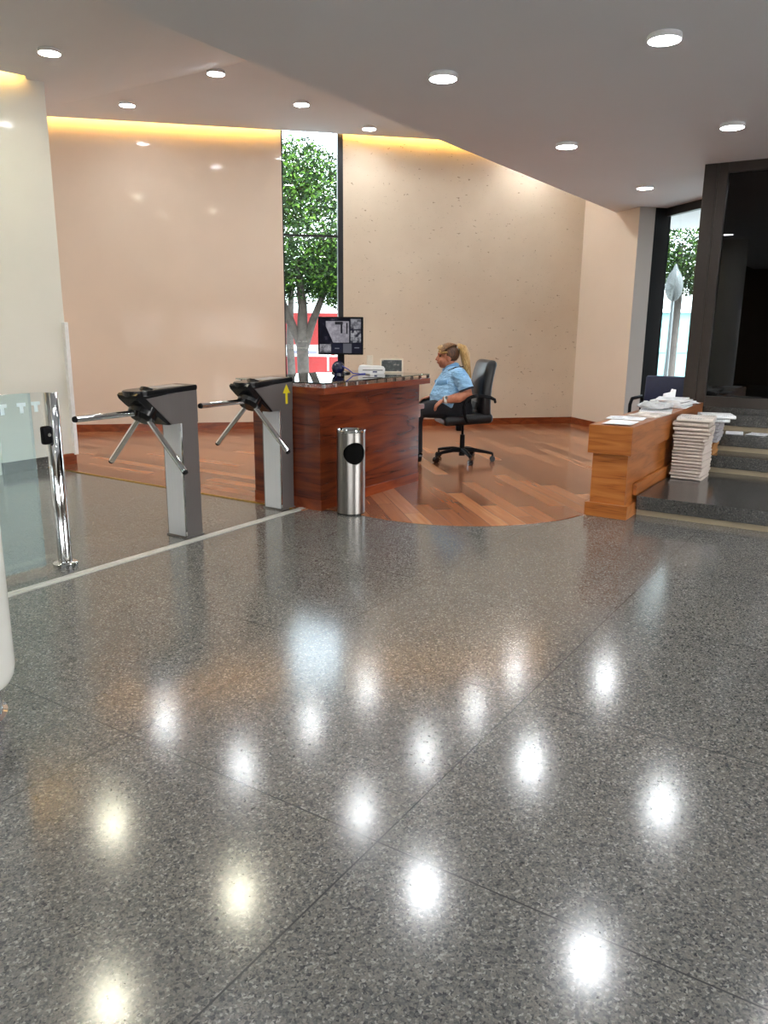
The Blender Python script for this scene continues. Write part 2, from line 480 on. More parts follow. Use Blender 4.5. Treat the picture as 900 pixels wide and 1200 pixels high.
# pillar at the left, with its thicker low part, trim and plinth
pb = MB(); pb.box(4.09, 4.87, 6.93, 9.60, 0.115, ZC); lo = struct(pb.build('wall_left_pillar', M['pillar']))
pb = MB(); pb.box(4.11, 4.58, 6.95, 9.6, 0, 0.115); pb.build('plinth', M['granite_plinth'], lo)
pb = MB(); pb.box(4.838, 4.882, 6.888, 6.932, 0.10, 1.41, 0.004); pb.build('edge_board', M['white'], lo)
pb = MB(); pb.box(4.59, 4.865, 6.905, 9.6, 0.005, 0.113); struct(pb.build('baseboard_left', M['baseboard']))
pb = MB(); pb.box(-6.0, 4.09, 6.96, 7.2, 0, ZC); struct(pb.build('wall_left_return', M['pillar']))

# ceilings: low slab on the right, higher ceiling with lit coves on the left
cl = MB(); cl.prism([(-6, -5), (13, -5), (13, 3.40), (-6, 3.40)], ZS, ZC)
struct(cl.build('ceiling', M['ceil']))
pe = P0 - 0.17
ZL = 3.505
def ceil_part(pts, name):            # pts: (x, y, z) of the underside
    cl = MB()
    lo_ = [cl.bm.verts.new(q) for q in pts]; hi_ = [cl.bm.verts.new((q[0], q[1], q[2] + 0.06)) for q in pts]
    n = len(pts); cl.bm.faces.new(lo_[::-1]); cl.bm.faces.new(hi_)
    for i in range(n): cl.bm.faces.new((lo_[i], lo_[(i + 1) % n], hi_[(i + 1) % n], hi_[i]))
    struct(cl.build(name, M['ceil']))
ceil_part([(-6, 3.40, ZL), (4.20, 3.40, ZL), (4.20, 6.82, ZL), (-6, 6.82, ZL)], 'ceiling_left')
cl = MB(); rows = []                  # soft curve rising to a crease
for i in range(19):
    x = 4.20 + (6.03 - 4.20) * i / 18
    zz = ZL + (ZU - ZL) * (i / 18) ** 1.7
    ye = pe - x if x > 4.875 else (6.95 if x > 4.69 else 6.82)
    rows.append([cl.bm.verts.new(q) for q in ((x, 3.40, zz), (x, ye, zz), (x, ye, zz + 0.06), (x, 3.40, zz + 0.06))])
for A, B in zip(rows, rows[1:]):
    for k in range(4): cl.bm.faces.new((A[k], A[(k + 1) % 4], B[(k + 1) % 4], B[k]))
cl.bm.faces.new(rows[0]); cl.bm.faces.new(rows[-1][::-1])
struct(cl.build('ceiling_slope', M['ceil'], smooth=True))
ceil_part([(6.03, 3.40, ZU), (pe - 3.40, 3.40, ZU), (6.03, pe - 6.03, ZU)], 'ceiling_upper')
cl = MB(); cl.prism([(-6, 3.40), (12.4, 3.40), (4.87, 11.0), (-6, 10.44)], ZC, ZC + 0.1)
struct(cl.build('ceiling_cap', M['ceil']))
# cove strips lying on top of the ceiling edge
cv = MB(); a, b = PM(pe - 0.06, -3.1), PM(pe - 0.06, WM0); c, d = PM(pe - 0.02, WM0), PM(pe - 0.02, -3.1)
cv.prism([a, b, c, d], ZU + 0.062, ZU + 0.10)
a, b = PM(pe - 0.06, WM1), PM(pe - 0.06, 8.3); c, d = PM(pe - 0.02, 8.3), PM(pe - 0.02, WM1)
cv.prism([a, b, c, d], ZU + 0.062, ZU + 0.10)
struct(cv.build('trim_cove_back', M['cove']))
cv = MB(); cv.box(-5.9, 4.66, 6.775, 6.805, ZL + 0.075, ZL + 0.11); struct(cv.build('trim_cove_left', M['cove']))

# unseen rear and left enclosure; openings placed and sized to let daylight in
wl = MB()
wl.box(-6.2, -6, -5, 2.0, 0, 0.7); wl.box(-6.2, -6, -5, 2.0, 1.75, ZC); wl.box(-6.2, -6, 2.0, 9.6, 0, ZC)
for y in (-5, -2.6, -0.3): wl.box(-6.2, -6, y, y + 0.15, 0.2, 2.85)
struct(wl.build('wall_left', M['stone']))
wl = MB(); wl.box(-6, 13, -5.2, -5, 0, 0.7); wl.box(-6, 13, -5.2, -5, 1.75, ZC); wl.box(-2.8, 2.2, -5.2, -5, 0.2, 2.85); wl.box(6.6, 13, -5.2, -5, 0.2, 2.85)
for x in (-6, -4.4, 4.4): wl.box(x, x + 0.15, -5.2, -5, 0.2, 2.85)
struct(wl.build('wall_rear', M['stone']))

# steps up to the dark door
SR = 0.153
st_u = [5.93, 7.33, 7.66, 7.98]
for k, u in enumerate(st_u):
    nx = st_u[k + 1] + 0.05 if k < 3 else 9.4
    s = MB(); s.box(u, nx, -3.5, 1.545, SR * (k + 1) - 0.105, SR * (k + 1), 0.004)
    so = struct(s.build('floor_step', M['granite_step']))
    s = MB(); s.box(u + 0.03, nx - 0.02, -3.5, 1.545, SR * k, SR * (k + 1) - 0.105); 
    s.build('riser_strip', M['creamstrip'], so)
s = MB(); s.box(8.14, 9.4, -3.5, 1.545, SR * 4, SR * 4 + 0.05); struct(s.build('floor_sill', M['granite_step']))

# dark glazed door wall
DU, DZ = 8.14, 0.662
d = MB(); d.box(DU, DU + 0.10, 1.64, 1.755, 0.0, ZS, 0.004)
d.box(DU + 0.01, DU + 0.09, 1.625, 1.64, DZ, ZS)
d.box(DU, DU + 0.10, 1.545, 1.625, DZ, ZS, 0.004)
d.box(DU, DU + 0.10, -1.2, 1.545, DZ, DZ + 0.10, 0.004); d.box(DU, DU + 0.10, -1.2, 1.545, ZS - 0.09, ZS, 0.004)
d.box(DU, DU + 0.10, -1.32, -1.2, DZ, ZS, 0.004)
do = struct(d.build('door_1', M['frame']))
d = MB(); d.box(DU + 0.045, DU + 0.055, -1.2, 1.545, DZ + 0.10, ZS - 0.09); d.build('pane', M['doorglass'], do)
d = MB(); d.box(DU, DU + 0.2, -5, -1.32, 0, ZS); struct(d.build('wall_right_near', M['dark']))
d = MB(); d.box(9.4, 9.5, -3.5, 1.5, 0, ZS); d.box(DU + 0.1, 9.4, 1.55, 1.60, 0.0, ZS); struct(d.build('unlit_backing_behind_door', M['dark']))  # near-black backing stands in for the unlit room behind the glass

# round white column at the left edge of the picture
cx_, cy_ = 1.257, 2.660
k = MB(); k.lathe([(0.205, 0.155), (0.226, 0.160), (0.236, 0.18), (0.24, 0.21), (0.24, ZS)], (cx_, cy_, 0), 64)
ko = struct(k.build('wall_column', M['pillar'], smooth=True))
k = MB(); k.lathe([(0.20, 0.0), (0.20, 0.03), (0.185, 0.035), (0.185, 0.158)], (cx_, cy_, 0), 64); k.build('base_ring', M['chrome'], ko, smooth=True)

# ------------------------------------------------------------------ ceiling lamps
def make_lamp(name, label, mat, loc, r=0.088):
    t = thing(name, label, 'ceiling light', loc, 0, 'round downlights on the ceiling')
    b = MB(); b.lathe([(r * 0.96, 0.0), (r, -0.004), (r, -0.026), (r * 0.93, -0.030), (r * 0.93, -0.022)], n=40)
    b.build('rim', M['lampbody'], t, smooth=True)
    b = MB(); b.lathe([(0.001, -0.0225), (r * 0.92, -0.0225), (r * 0.92, -0.0265), (0.001, -0.0275)], n=40)
    b.build('diffuser', mat, t)
    return t
low = [(4.575, 1.25, 'largest round downlight on the low grey ceiling, upper right'),
       (4.545, 2.55, 'round downlight on the low ceiling left of the largest one'),
       (6.68, 2.555, 'round downlight on the low ceiling above the wooden counter, left of its pair'),
       (6.695, 1.275, 'round downlight on the low ceiling before the dark door, near right edge'),
       (9.0, 2.535, 'smallest round downlight on the low ceiling above the white right wall')]
low_added = [(2.45, 2.55), (2.45, 1.25), (4.57, -0.05), (6.69, -0.05), (2.45, -0.05), (0.3, 1.25), (0.3, -0.05), (4.57, -1.4), (0.3, -2.4), (2.4, -2.4), (-2, 0.5), (-2, -2)]  # rows assumed to run on out of view, added for their light
lp = make_lamp('ceiling_light', low[0][2], M['lamp'], (low[0][0], low[0][1], ZS))
for x, y, lab in low[1:]:
    c = copy_tree(lp); c.location = (x, y, ZS); c['label'] = lab
for x, y in low_added:
    c = copy_tree(lp); c.location = (x, y, ZS); c['label'] = 'unseen round downlight added to the low ceiling'; c['group'] = 'added downlights out of view'
up = [(4.264, 5.967, 'leftmost round downlight on the high ceiling, above the white pillar'),
      (6.09, 5.95, 'second nearest round downlight on the high ceiling, top centre left'),
      (7.37, 5.92, 'round downlight on the high ceiling above the tall window'),
      (6.38, 7.61, 'round downlight nearest the lit cove of the beige wall'),
      (8.66, 5.89, 'farthest round downlight on the high ceiling, right of the tall window')]
up_hidden = [(2.87, 4.22), (4.23, 4.22), (6.16, 4.25), (7.6, 4.29), (9.0, 4.30), (10.4, 4.32), (2.87, 5.97), (1.4, 4.22), (1.4, 5.97), (-1, 5.2)]
lq = make_lamp('ceiling_light', up[1][2], M['lampup'], (up[1][0], up[1][1], ZU))
ly = make_lamp('ceiling_light', up[0][2], M['lampyel'], (up[0][0], up[0][1], ZL))
for x, y, lab in up[2:]:
    c = copy_tree(lq); c.location = (x, y, ZU); c['label'] = lab
for x, y in up_hidden:
    c = copy_tree(ly if x < 4.9 else lq); c.location = (x, y, ZL if x < 4.9 else ZU); c['label'] = 'round downlight on the high ceiling hidden by the low slab'; c['group'] = 'downlights hidden above the slab edge'

# ------------------------------------------------------------------ turnstiles
def make_turnstile(loc, label):
    t = thing('turnstile', label, 'turnstile', loc, 0, 'tripod turnstiles at the entrance line')
    y0, y1 = -0.092, 0.092
    b = MB(); b.box(0.006, 0.150, y0, y1, 0.006, 0.985, 0.004); b.box(-0.002, 0.156, y0 - 0.006, y1 + 0.006, 0, 0.010)
    b.build('post', M['steel_dark'], t)
    b = MB(); b.box(0.0, 0.008, y0 + 0.004, y1 - 0.014, 0.012, 0.785, 0.003); b.build('front_panel', M['steel_light'], t, label='light brushed steel front panel')
    b = MB(); b.box(-0.001, 0.012, y0, y0 + 0.006, 0.012, 0.785); b.build('edge_strip', M['chrome'], t)
    b = MB(); b.cyl((-0.006, 0.02, 0.765), (0.004, 0.02, 0.765), 0.008, n=14); b.build('lock', M['chrome'], t)
    # head: steel cheeks, black nose and lid
    b = MB(); b.slabxz([(-0.265, 0.950), (0.151, 0.990), (0.151, 0.772), (-0.078, 0.776)], y0 - 0.002, y1 + 0.002)
    b.build('head', M['steel_dark'], t)
    b = MB(); b.slabxz([(-0.325, 0.985), (-0.34, 0.972), (-0.33, 0.950), (-0.28, 0.905), (-0.10, 0.772), (-0.072, 0.772), (-0.26, 0.948), (-0.10, 0.968), (-0.10, 0.99)], y0 + 0.004, y1 - 0.004)
    b.build('nose', M['blackgloss'], t)
    b = MB()
    n = 14
    rim = []
    for i in range(n + 1):
        a = math.pi / 2 + math.pi * i / n
        rim.append((-0.255 + 0.090 * math.cos(a), 0.100 * math.sin(a)))
    pts = rim + [(0.156, -0.100), (0.156, 0.100)]
    b.prism(pts, 0, 0.034)
    for v in b.bm.verts: v.co.z += 0.962 + (v.co.x + 0.35) * 0.040
    bmesh.ops.bevel(b.bm, geom=b.bm.edges[:], offset=0.006, segments=2, affect='EDGES')
    lid = b.build('lid', M['blackgloss'], t, smooth=True)
    b = MB(); b.box(-0.15, 0.08, -0.06, 0.06, 0.0, 0.002)
    for v in b.bm.verts: v.co.z += 0.9965 + (v.co.x + 0.35) * 0.040
    b.build('top_plate', M['steel'], lid)
    # hub and three arms; the hub axis points down and out
    ph = math.radians(55)
    hub = Vector((-0.22, 0, 0.86))
    ax = Vector((-math.cos(ph), 0, -math.sin(ph)))
    b = MB(); b.cyl(hub - ax * 0.14, hub - ax * 0.03, 0.080, 0.092, 28); b.cyl(hub - ax * 0.03, hub + ax * 0.03, 0.092, 0.088, 28); b.cyl(hub + ax * 0.03, hub + ax * 0.055, 0.088, 0.060, 28)
    hb = b.build('hub', M['blackgloss'], t, smooth=True)
    def arm(dv):
        dv = Vector(dv).normalized()
        b = MB(); b.cyl(hub + dv * 0.045, hub + dv * 0.49, 0.0185, n=18)
        o = b.build('arm', M['chrome'], t, smooth=True)
        b = MB(); b.cyl(hub + dv * 0.488, hub + dv * 0.502, 0.0195, 0.016, n=18); b.build('end_cap', M['black'], o, smooth=True)
    arm((-1, 0, 0))
    for s in (-1, 1):
        arm((-math.cos(ph) ** 2 + 0.5 * math.sin(ph) ** 2, s * 0.866 * math.sin(ph), -1.5 * math.cos(ph) * math.sin(ph)))
    return t
t1 = make_turnstile((3.497, 3.940, 0), 'steel tripod turnstile nearer the glass gate, without an arrow sticker')
t2 = copy_tree(t1); t2.location = (4.482, 3.945, 0)
t2['label'] = 'steel tripod turnstile with yellow arrow sticker beside the wooden desk'
ar = MB()
ar.slabxz([(0.068, 0.820), (0.092, 0.820), (0.092, 0.900), (0.122, 0.900), (0.080, 0.968), (0.038, 0.900), (0.068, 0.900)], -0.0956, -0.0944)
ar.build('arrow_sticker', M['yellow'], t2, label='yellow arrow pointing up')

# ------------------------------------------------------------------ glass gate and its post
g = thing('gate_post', 'round chrome post with black lock holding the glass gate', 'post', (2.672, 3.985, 0))
b = MB(); b.lathe([(0.041, 0.0), (0.041, 1.018), (0.038, 1.022)], n=36); b.build('tube', M['chrome'], g, smooth=True)
b = MB(); b.lathe([(0.070, 0.0), (0.070, 0.020), (0.062, 0.027), (0.042, 0.029)], n=40); b.build('base_flange', M['chrome'], g, smooth=True)
b = MB(); b.box(-0.095, -0.036, -0.048, -0.008, 0.735, 0.838, 0.012, seg=3); lk = b.build('lock_box', M['black'], g, smooth=True)
b = MB(); b.cyl((-0.062, -0.052, 0.79), (-0.062, -0.046, 0.79), 0.010); b.build('key_cylinder', M['chrome'], lk, smooth=True)
g = thing('glass_gate', 'clear glass swing gate with frosted T marks left of chrome post', 'gate', (2.6, 3.985, 0))
b = MB(); b.box(-1.15, -0.055, -0.005, 0.005, 0.032, 1.025, 0.001); b.build('glass_leaf', M['gate'], g)
b = MB(); b.box(-0.060, 0.026, 0.008, 0.016, 0.032, 1.025, 0.001); b.build('fixed_glass', M['glass'], g)
for x in (-0.225, -0.115, -0.02):
    b = MB(); yf = -0.0075 if x < -0.05 else 0.0055
    b.box(x - 0.027, x + 0.027, yf, yf + 0.0022, 0.955, 0.975); b.box(x - 0.011, x + 0.011, yf, yf + 0.0022, 0.918, 0.955)
    b.build('frosted_mark', M['frost'], g)
g = thing('glass_gate_hinge_post', 'x', 'post', (1.40, 3.985, 0)) if False else None

# ------------------------------------------------------------------ reception desk
dk = thing('reception_desk', 'dark red wooden reception desk with glass top beside the turnstile', 'desk', (4.645, 3.60, 0))
b = MB(); b.box(0.03, 1.47, 0.0, 0.03, 0.086, 0.895); b.box(1.44, 1.47, 0.03, 0.67, 0.086, 0.895); b.box(0.03, 1.44, 0.64, 0.67, 0.086, 0.895)
b.build('front_panel', M['desk'], dk)
b = MB(); b.box(0.0, 0.03, 0.0, 0.67, 0.086, 0.895); b.build('side_panel', M['deskside'], dk)
b = MB(); b.box(-0.003, 1.476, -0.008, 0.676, 0.0, 0.086, 0.003); b.build('plinth', M['desktop'], dk)
b = MB(); b.box(0.0, 1.59, -0.045, 0.86, 0.895, 0.945, 0.003); tp = b.build('counter_top', M['desktop'], dk)
b = MB(); b.box(0.004, 1.585, -0.040, 0.855, 0.972, 0.984, 0.002); b.build('glass_sheet', M['counterglass'], dk)
for i in range(12):
    x = 0.018 + i * 0.1415
    b = MB(); b.box(x - 0.010, x + 0.010, -0.036, -0.016, 0.945, 0.972); b.build('glass_spacer', M['chrome'], dk)
for i in range(5):
    y = 0.13 + i * 0.17
    b = MB(); b.box(0.008, 0.028, y - 0.01, y + 0.01, 0.945, 0.972); b.build('glass_spacer', M['chrome'], dk)
b = MB(); b.box(0.06, 1.655, 0.05, 0.62, 0.655, 0.70, 0.003); b.box(1.22, 1.64, 0.08, 0.60, 0.575, 0.655, 0.003)
b.build('lower_worktop', M['desktop'], dk)

# monitor showing camera pictures
CAMA = math.radians(33.0)
mon = thing('monitor', 'black monitor showing camera views on the reception desk', 'monitor', (5.71, 4.18, 0.984), CAMA - math.pi / 2)
# local: +x to the picture's right, -y towards the viewer
b = MB(); b.box(-0.20, 0.20, -0.018, 0.022, 0.165, 0.492, 0.006); b.box(-0.13, 0.13, 0.022, 0.05, 0.22, 0.42, 0.012)
b.build('housing', M['black'], mon)
t = NT('camera_screen')
p = t.pos(True)
sx = t.n('ShaderNodeSeparateXYZ'); t.l(p, sx.inputs[0])
X_, Z_ = sx.outputs[0], sx.outputs[2]
def inr(v, lo_, hi_): return t.math('MULTIPLY', t.math('GREATER_THAN', v, lo_), t.math('LESS_THAN', v, hi_))
def rect(x0, x1, z0, z1): return t.math('MULTIPLY', inr(X_, x0, x1), inr(Z_, z0, z1))
n_ = t.noise(p, 16, 4)
base = t.ramp(n_, [(0.3, (0.001, 0.001, 0.004, 1)), (0.6, (0.006, 0.006, 0.014, 1)), (0.8, (0.07, 0.06, 0.09, 1))])
n2_ = t.noise(p, 30, 3)
paving = t.ramp(n2_, [(0.35, (0.20, 0.19, 0.22, 1)), (0.65, (0.36, 0.34, 0.38, 1))])
slant = t.math('GREATER_THAN', t.math('ADD', X_, t.math('MULTIPLY', Z_, 0.45)), 0.055)
c = t.mix(t.math('MULTIPLY', rect(-0.13, 0.075, 0.27, 0.455), slant), base, paving)
c = t.mix(rect(0.0, 0.016, 0.35, 0.43), c, (0.01, 0.01, 0.015, 1))
c = t.mix(rect(0.05, 0.062, 0.345, 0.44), c, (0.012, 0.012, 0.015, 1))
c = t.mix(rect(-0.05, 0.02, 0.425, 0.45), c, (0.02, 0.02, 0.025, 1))
c = t.mix(rect(0.088, 0.18, 0.385, 0.475), c, t.ramp(n2_, [(0.35, (0.03, 0.03, 0.04, 1)), (0.7, (0.3, 0.3, 0.33, 1))]))
c = t.mix(rect(0.088, 0.18, 0.27, 0.375), c, t.ramp(n2_, [(0.4, (0.02, 0.02, 0.03, 1)), (0.65, (0.4, 0.4, 0.43, 1))]))
c = t.mix(rect(-0.185, -0.085, 0.18, 0.255), c, t.ramp(n2_, [(0.35, (0.05, 0.05, 0.06, 1)), (0.65, (0.38, 0.37, 0.40, 1))]))
c = t.mix(rect(-0.08, 0.02, 0.18, 0.262), c, (0.010, 0.011, 0.025, 1))
c = t.mix(rect(0.022, 0.098, 0.18, 0.262), c, (0.10, 0.10, 0.12, 1))
c = t.mix(rect(0.10, 0.185, 0.18, 0.262), c, (0.008, 0.008, 0.018, 1))
c = t.mix(rect(-0.052, -0.012, 0.216, 0.224), c, (0.16, 0.16, 0.2, 1))
c = t.mix(rect(0.122, 0.165, 0.222, 0.230), c, (0.16, 0.16, 0.2, 1))
t.set(Base_Color=(0.005, 0.005, 0.006, 1), Roughness=0.4, Specular_IOR_Level=0.04, Emission_Color=c, Emission_Strength=0.75)
b = MB(); b.box(-0.187, 0.187, -0.0195, -0.0175, 0.18, 0.479); b.build('screen', t.m, mon)
b = MB(); b.box(-0.03, 0.03, 0.02, 0.045, 0.02, 0.26, 0.006); b.build('neck', M['black'], mon)
b = MB(); b.lathe([(0.085, 0.0), (0.085, 0.010), (0.078, 0.016), (0.03, 0.020)], (0, 0.02, 0), 32); b.build('base', M['blackgloss'], mon, smooth=True)
# round dark speaker ball under the screen, white machine, cream box, picture frame
b = MB(); b.sph((0, 0, 0.058), (0.058, 0.058, 0.058), 20); b.cyl((0, 0, 0), (0, 0, 0.012), 0.04)
o = b.build('desk_speaker', plain('navy_plastic', rgb(22, 26, 60), 0.2), smooth=True)
o.location = (5.56, 4.10, 0.984); tag(o, 'round dark blue desk speaker below the left half of the monitor', 'speaker')
pr = thing('desk_telephone', 'low white machine with dark slot right of the monitor foot', 'telephone', (5.89, 3.98, 0.984), CAMA - math.pi / 2)
b = MB(); b.slabxz([(-0.11, 0), (0.13, 0), (0.13, 0.050), (0.10, 0.066), (-0.09, 0.072), (-0.11, 0.058)], -0.08, 0.08)
bmesh.ops.bevel(b.bm, geom=b.bm.edges[:], offset=0.008, segments=2, affect='EDGES'); b.build('housing', M['white'], pr, smooth=True)
b = MB(); b.box(-0.07, 0.11, -0.083, -0.070, 0.030, 0.036); b.build('slot', M['black'], pr)
b = MB(); b.box(0.02, 0.06, -0.0825, -0.078, 0.012, 0.024); b.build('badge', plain('navy_label', rgb(40, 44, 90), 0.5), pr)
b = MB(); b.box(-0.028, 0.028, -0.02, 0.02, 0, 0.155, 0.004)
o = b.build('cream_box', M['cream_p'], smooth=False); o.location = (6.01, 4.07, 0.984); o.rotation_euler = (0, 0, CAMA - math.pi / 2)
tag(o, 'tall narrow cream box standing between monitor and picture frame', 'box')
pf = thing('picture_frame', 'small cream picture frame with dark photo on the desk', 'picture frame', (6.07, 3.87, 0.984), CAMA - math.pi / 2)
Mt = Matrix.Rotation(math.radians(-9), 4, 'X')
b = MB()
for x0, x1, z0, z1 in ((-0.105, 0.105, 0.0, 0.014), (-0.105, 0.105, 0.116, 0.13), (-0.105, -0.092, 0.014, 0.116), (0.092, 0.105, 0.014, 0.116)):
    b.box(x0, x1, -0.008, 0.008, z0, z1, 0.003)
b.xf(Mt); b.build('border', M['cream_p'], pf)
t = NT('dark_photo'); p = t.pos(True); n_ = t.noise(p, 34, 3)
t.set(Base_Color=t.ramp(n_, [(0.45, rgb(30, 36, 34)), (0.58, rgb(60, 66, 62)), (0.66, rgb(150, 140, 130))]), Roughness=0.2)
b = MB(); b.box(-0.093, 0.093, -0.002, 0.004, 0.013, 0.117); b.xf(Mt); b.build('photo', t.m, pf)
b = MB(); b.box(-0.02, 0.02, 0.012, 0.06, 0, 0.006); b.build('foot', M['cream_p'], pf)
b = MB(); b.tube([(5.55, 4.05, 1.06), (5.60, 4.02, 1.03), (5.63, 3.99, 0.995), (5.70, 3.96, 0.988), (5.78, 3.94, 0.988)], 0.005, 8)
tag(b.build('cable', plain('blue_cable', rgb(60, 70, 170), 0.4), smooth=True), 'thin blue cable curling from under the monitor', 'cable')
b = MB(); b.box(-0.07, 0.07, -0.02, 0.02, 0.0, 0.012, 0.004)
o = b.build('pen_tray', M['white']); o.location = (5.70, 3.86, 0.984); o.rotation_euler = (0, 0, 0.9); tag(o, 'small white tray lying on the glass in front of the monitor', 'tray')

# ------------------------------------------------------------------ litter bin
bn = thing('litter_bin', 'cylindrical steel litter bin with round dark opening before the desk', 'bin', (4.735, 3.375, 0))
b = MB(); b.lathe([(0.107, 0.012), (0.107, 0.628), (0.100, 0.628), (0.100, 0.020), (0.001, 0.020), (0.001, 0.012)], n=72)
body = b.build('body', M['binsteel'], bn, smooth=True)
vd = Vector((-4.735, -3.375, 0)).normalized(); vr = Vector((-vd.y, vd.x, 0))
od = (vd * 0.95 + vr * 0.31).normalized()
cut = MB(); cut.cyl(od * 0.02, od * 0.2, 0.083, n=40)
for v in cut.bm.verts: v.co.z += 0.475
co = cut.build('cutter', M['black'])
mo = body.modifiers.new('b', 'BOOLEAN'); mo.object = co; mo.operation = 'DIFFERENCE'; mo.solver = 'EXACT'
bpy.context.view_layer.update()
co_parent = body.parent; co.parent = bn
bpy.context.view_layer.update()
bake(body, True)
try: body.data.set_sharp_from_angle(angle=math.radians(40))
except Exception: pass
bpy.data.objects.remove(co, do_unlink=True)
b = MB(); b.lathe([(0.096, 0.03), (0.096, 0.60), (0.094, 0.60), (0.094, 0.034), (0.001, 0.034), (0.001, 0.03)], n=40); b.build('shade_insert', M['dark'], bn, smooth=True)  # near-black insert paints the shade seen through the bin opening
b = MB(); b.lathe([(0.103, 0.626), (0.110, 0.628), (0.112, 0.640), (0.108, 0.647), (0.098, 0.645), (0.094, 0.634), (0.001, 0.632)], n=56); b.build('lid_rim', M['chrome'], bn, smooth=True)
b = MB(); b.lathe([(0.104, 0.0), (0.104, 0.013), (0.001, 0.013)], n=48); b.build('base_ring', M['rubber'], bn, smooth=True)

# ------------------------------------------------------------------ wooden bench-height counter by the steps
bc = thing('display_counter', 'orange brown wooden counter covered with papers beside the steps', 'counter', (5.70, 1.55, 0))
b = MB(); b.box(0.0, 2.42, 0.0, 0.325, 0.487, 0.700, 0.003)
tb = b.build('top_box', M['bench'], bc)
b = MB(); b.box(-0.003, 0.0, 0.002, 0.323, 0.489, 0.698); b.build('end_board', M['benchend'], tb)
b = MB(); b.box(0.045, 2.40, 0.03, 0.295, 0.10, 0.487); bd = b.build('body', M['bench'], bc)
b = MB(); b.box(0.042, 0.045, 0.03, 0.295, 0.10, 0.487); b.build('end_board', M['benchend'], bd)
b = MB(); b.box(0.015, 2.41, 0.0, 0.325, 0.0, 0.105, 0.003); b.build('plinth', M['benchend'], bc)
b = MB(); b.box(0.235, 1.62, 0.0, 0.028, 0.154, 0.245, 0.003); b.build('skirting', M['bench'], bc)

# ------------------------------------------------------------------ papers
def paper_mat(name, ink, base, lines=60.0, amount=0.5):
    t = NT(name)
    p = t.pos(True, (1, 1, 1))
    s = t.n('ShaderNodeSeparateXYZ'); t.l(p, s.inputs[0])
    ln = t.math('GREATER_THAN', t.math('FRACT', t.math('MULTIPLY', s.outputs[1], lines)), 0.45)
    bl = t.math('GREATER_THAN', t.noise(p, 14, 2), 0.5)
    f = t.math('MULTIPLY', t.math('MULTIPLY', ln, bl), amount)
    up = t.n('ShaderNodeNewGeometry'); sn = t.n('ShaderNodeSeparateXYZ'); t.l(up.outputs['Normal'], sn.inputs[0])
    f = t.math('MULTIPLY', f, t.math('GREATER_THAN', sn.outputs[2], 0.6))
    t.set(Base_Color=t.mix(f, base, ink), Roughness=0.75)
    return t.m
M['paper'] = plain('white_paper', rgb(236, 238, 240), 0.7, mottle=0.03)
M['print'] = paper_mat('printed_page', rgb(90, 95, 110), rgb(226, 228, 230))
M['news'] = paper_mat('newsprint', rgb(96, 94, 92), rgb(206, 198, 190), 50, 0.6)
M['newsplain'] = plain('newsprint_edge', rgb(196, 184, 174), 0.8, mottle=0.10, scale=60)
M['newsgrey'] = plain('newsprint_grey', rgb(168, 166, 170), 0.8, mottle=0.10, scale=60)
M['kraft'] = plain('kraft_bundle', rgb(170, 118, 66), 0.8, mottle=0.15, scale=20)
M['film'] = thin_glass('plastic_film', (0.9, 0.9, 0.9, 1), 1.5, 0.15, ((0.62, 0.63, 0.63, 1), 0.6))

def sheet(name, w, h, th, mat, loc, rz, label, cat, curl=0.012, group=None, seed=0, nx=10, ny=8):
    """a slightly curled sheet or thin folded paper, lying with its base on loc"""
    mb = MB(); g = {}
    for k in (0, 1):
        for i in range(nx + 1):
            for j in range(ny + 1):
                x = (i / nx - 0.5) * w; y = (j / ny - 0.5) * h
                n = noise.noise(Vector((x * 5 + seed * 3.1, y * 5 + seed, 0.3)))
                e = max(abs(x / w), abs(y / h)) * 2
                g[k, i, j] = mb.bm.verts.new((x, y, max(0.0006, curl * (0.35 + 0.65 * n) * e ** 2) + k * th))
    for i in range(nx):
        for j in range(ny):
            mb.bm.faces.new((g[1, i, j], g[1, i + 1, j], g[1, i + 1, j + 1], g[1, i, j + 1]))
            mb.bm.faces.new((g[0, i, j + 1], g[0, i + 1, j + 1], g[0, i + 1, j], g[0, i, j]))
    for i in range(nx):
        mb.bm.faces.new((g[0, i, 0], g[0, i + 1, 0], g[1, i + 1, 0], g[1, i, 0]))
        mb.bm.faces.new((g[0, i + 1, ny], g[0, i, ny], g[1, i, ny], g[1, i + 1, ny]))
    for j in range(ny):
        mb.bm.faces.new((g[0, 0, j + 1], g[0, 0, j], g[1, 0, j], g[1, 0, j + 1]))
        mb.bm.faces.new((g[0, nx, j], g[0, nx, j + 1], g[1, nx, j + 1], g[1, nx, j]))
    o = mb.build(name, mat, smooth=False)
    o.location = loc; o.rotation_euler = (0, 0, rz)
    return tag(o, label, cat, group)
GP = 'papers lying on the wooden counter'
BZ = 0.701
sheet('leaflet', 0.30, 0.21, 0.003, M['paper'], (5.90, 1.70, BZ), 0.05, 'white sheet nearest the front end of the wooden counter', 'paper', group=GP, seed=1)
sheet('leaflet', 0.21, 0.28, 0.003, M['print'], (6.235, 1.755, BZ), 0.1, 'printed sheet at the left side of the wooden counter, behind the front white sheet', 'paper', group=GP, seed=2)
sheet('newspaper', 0.32, 0.24, 0.010, M['news'], (6.55, 1.67, BZ), -0.12, 'printed newspaper lying mid counter before the plastic wrapped bundle', 'newspaper', 0.008, GP, 3)
sheet('newspaper', 0.34, 0.26, 0.014, M['print'], (6.92, 1.70, BZ), 0.2, 'thin white newspaper underneath the plastic wrapped bundle', 'newspaper', 0.008, GP, 4)
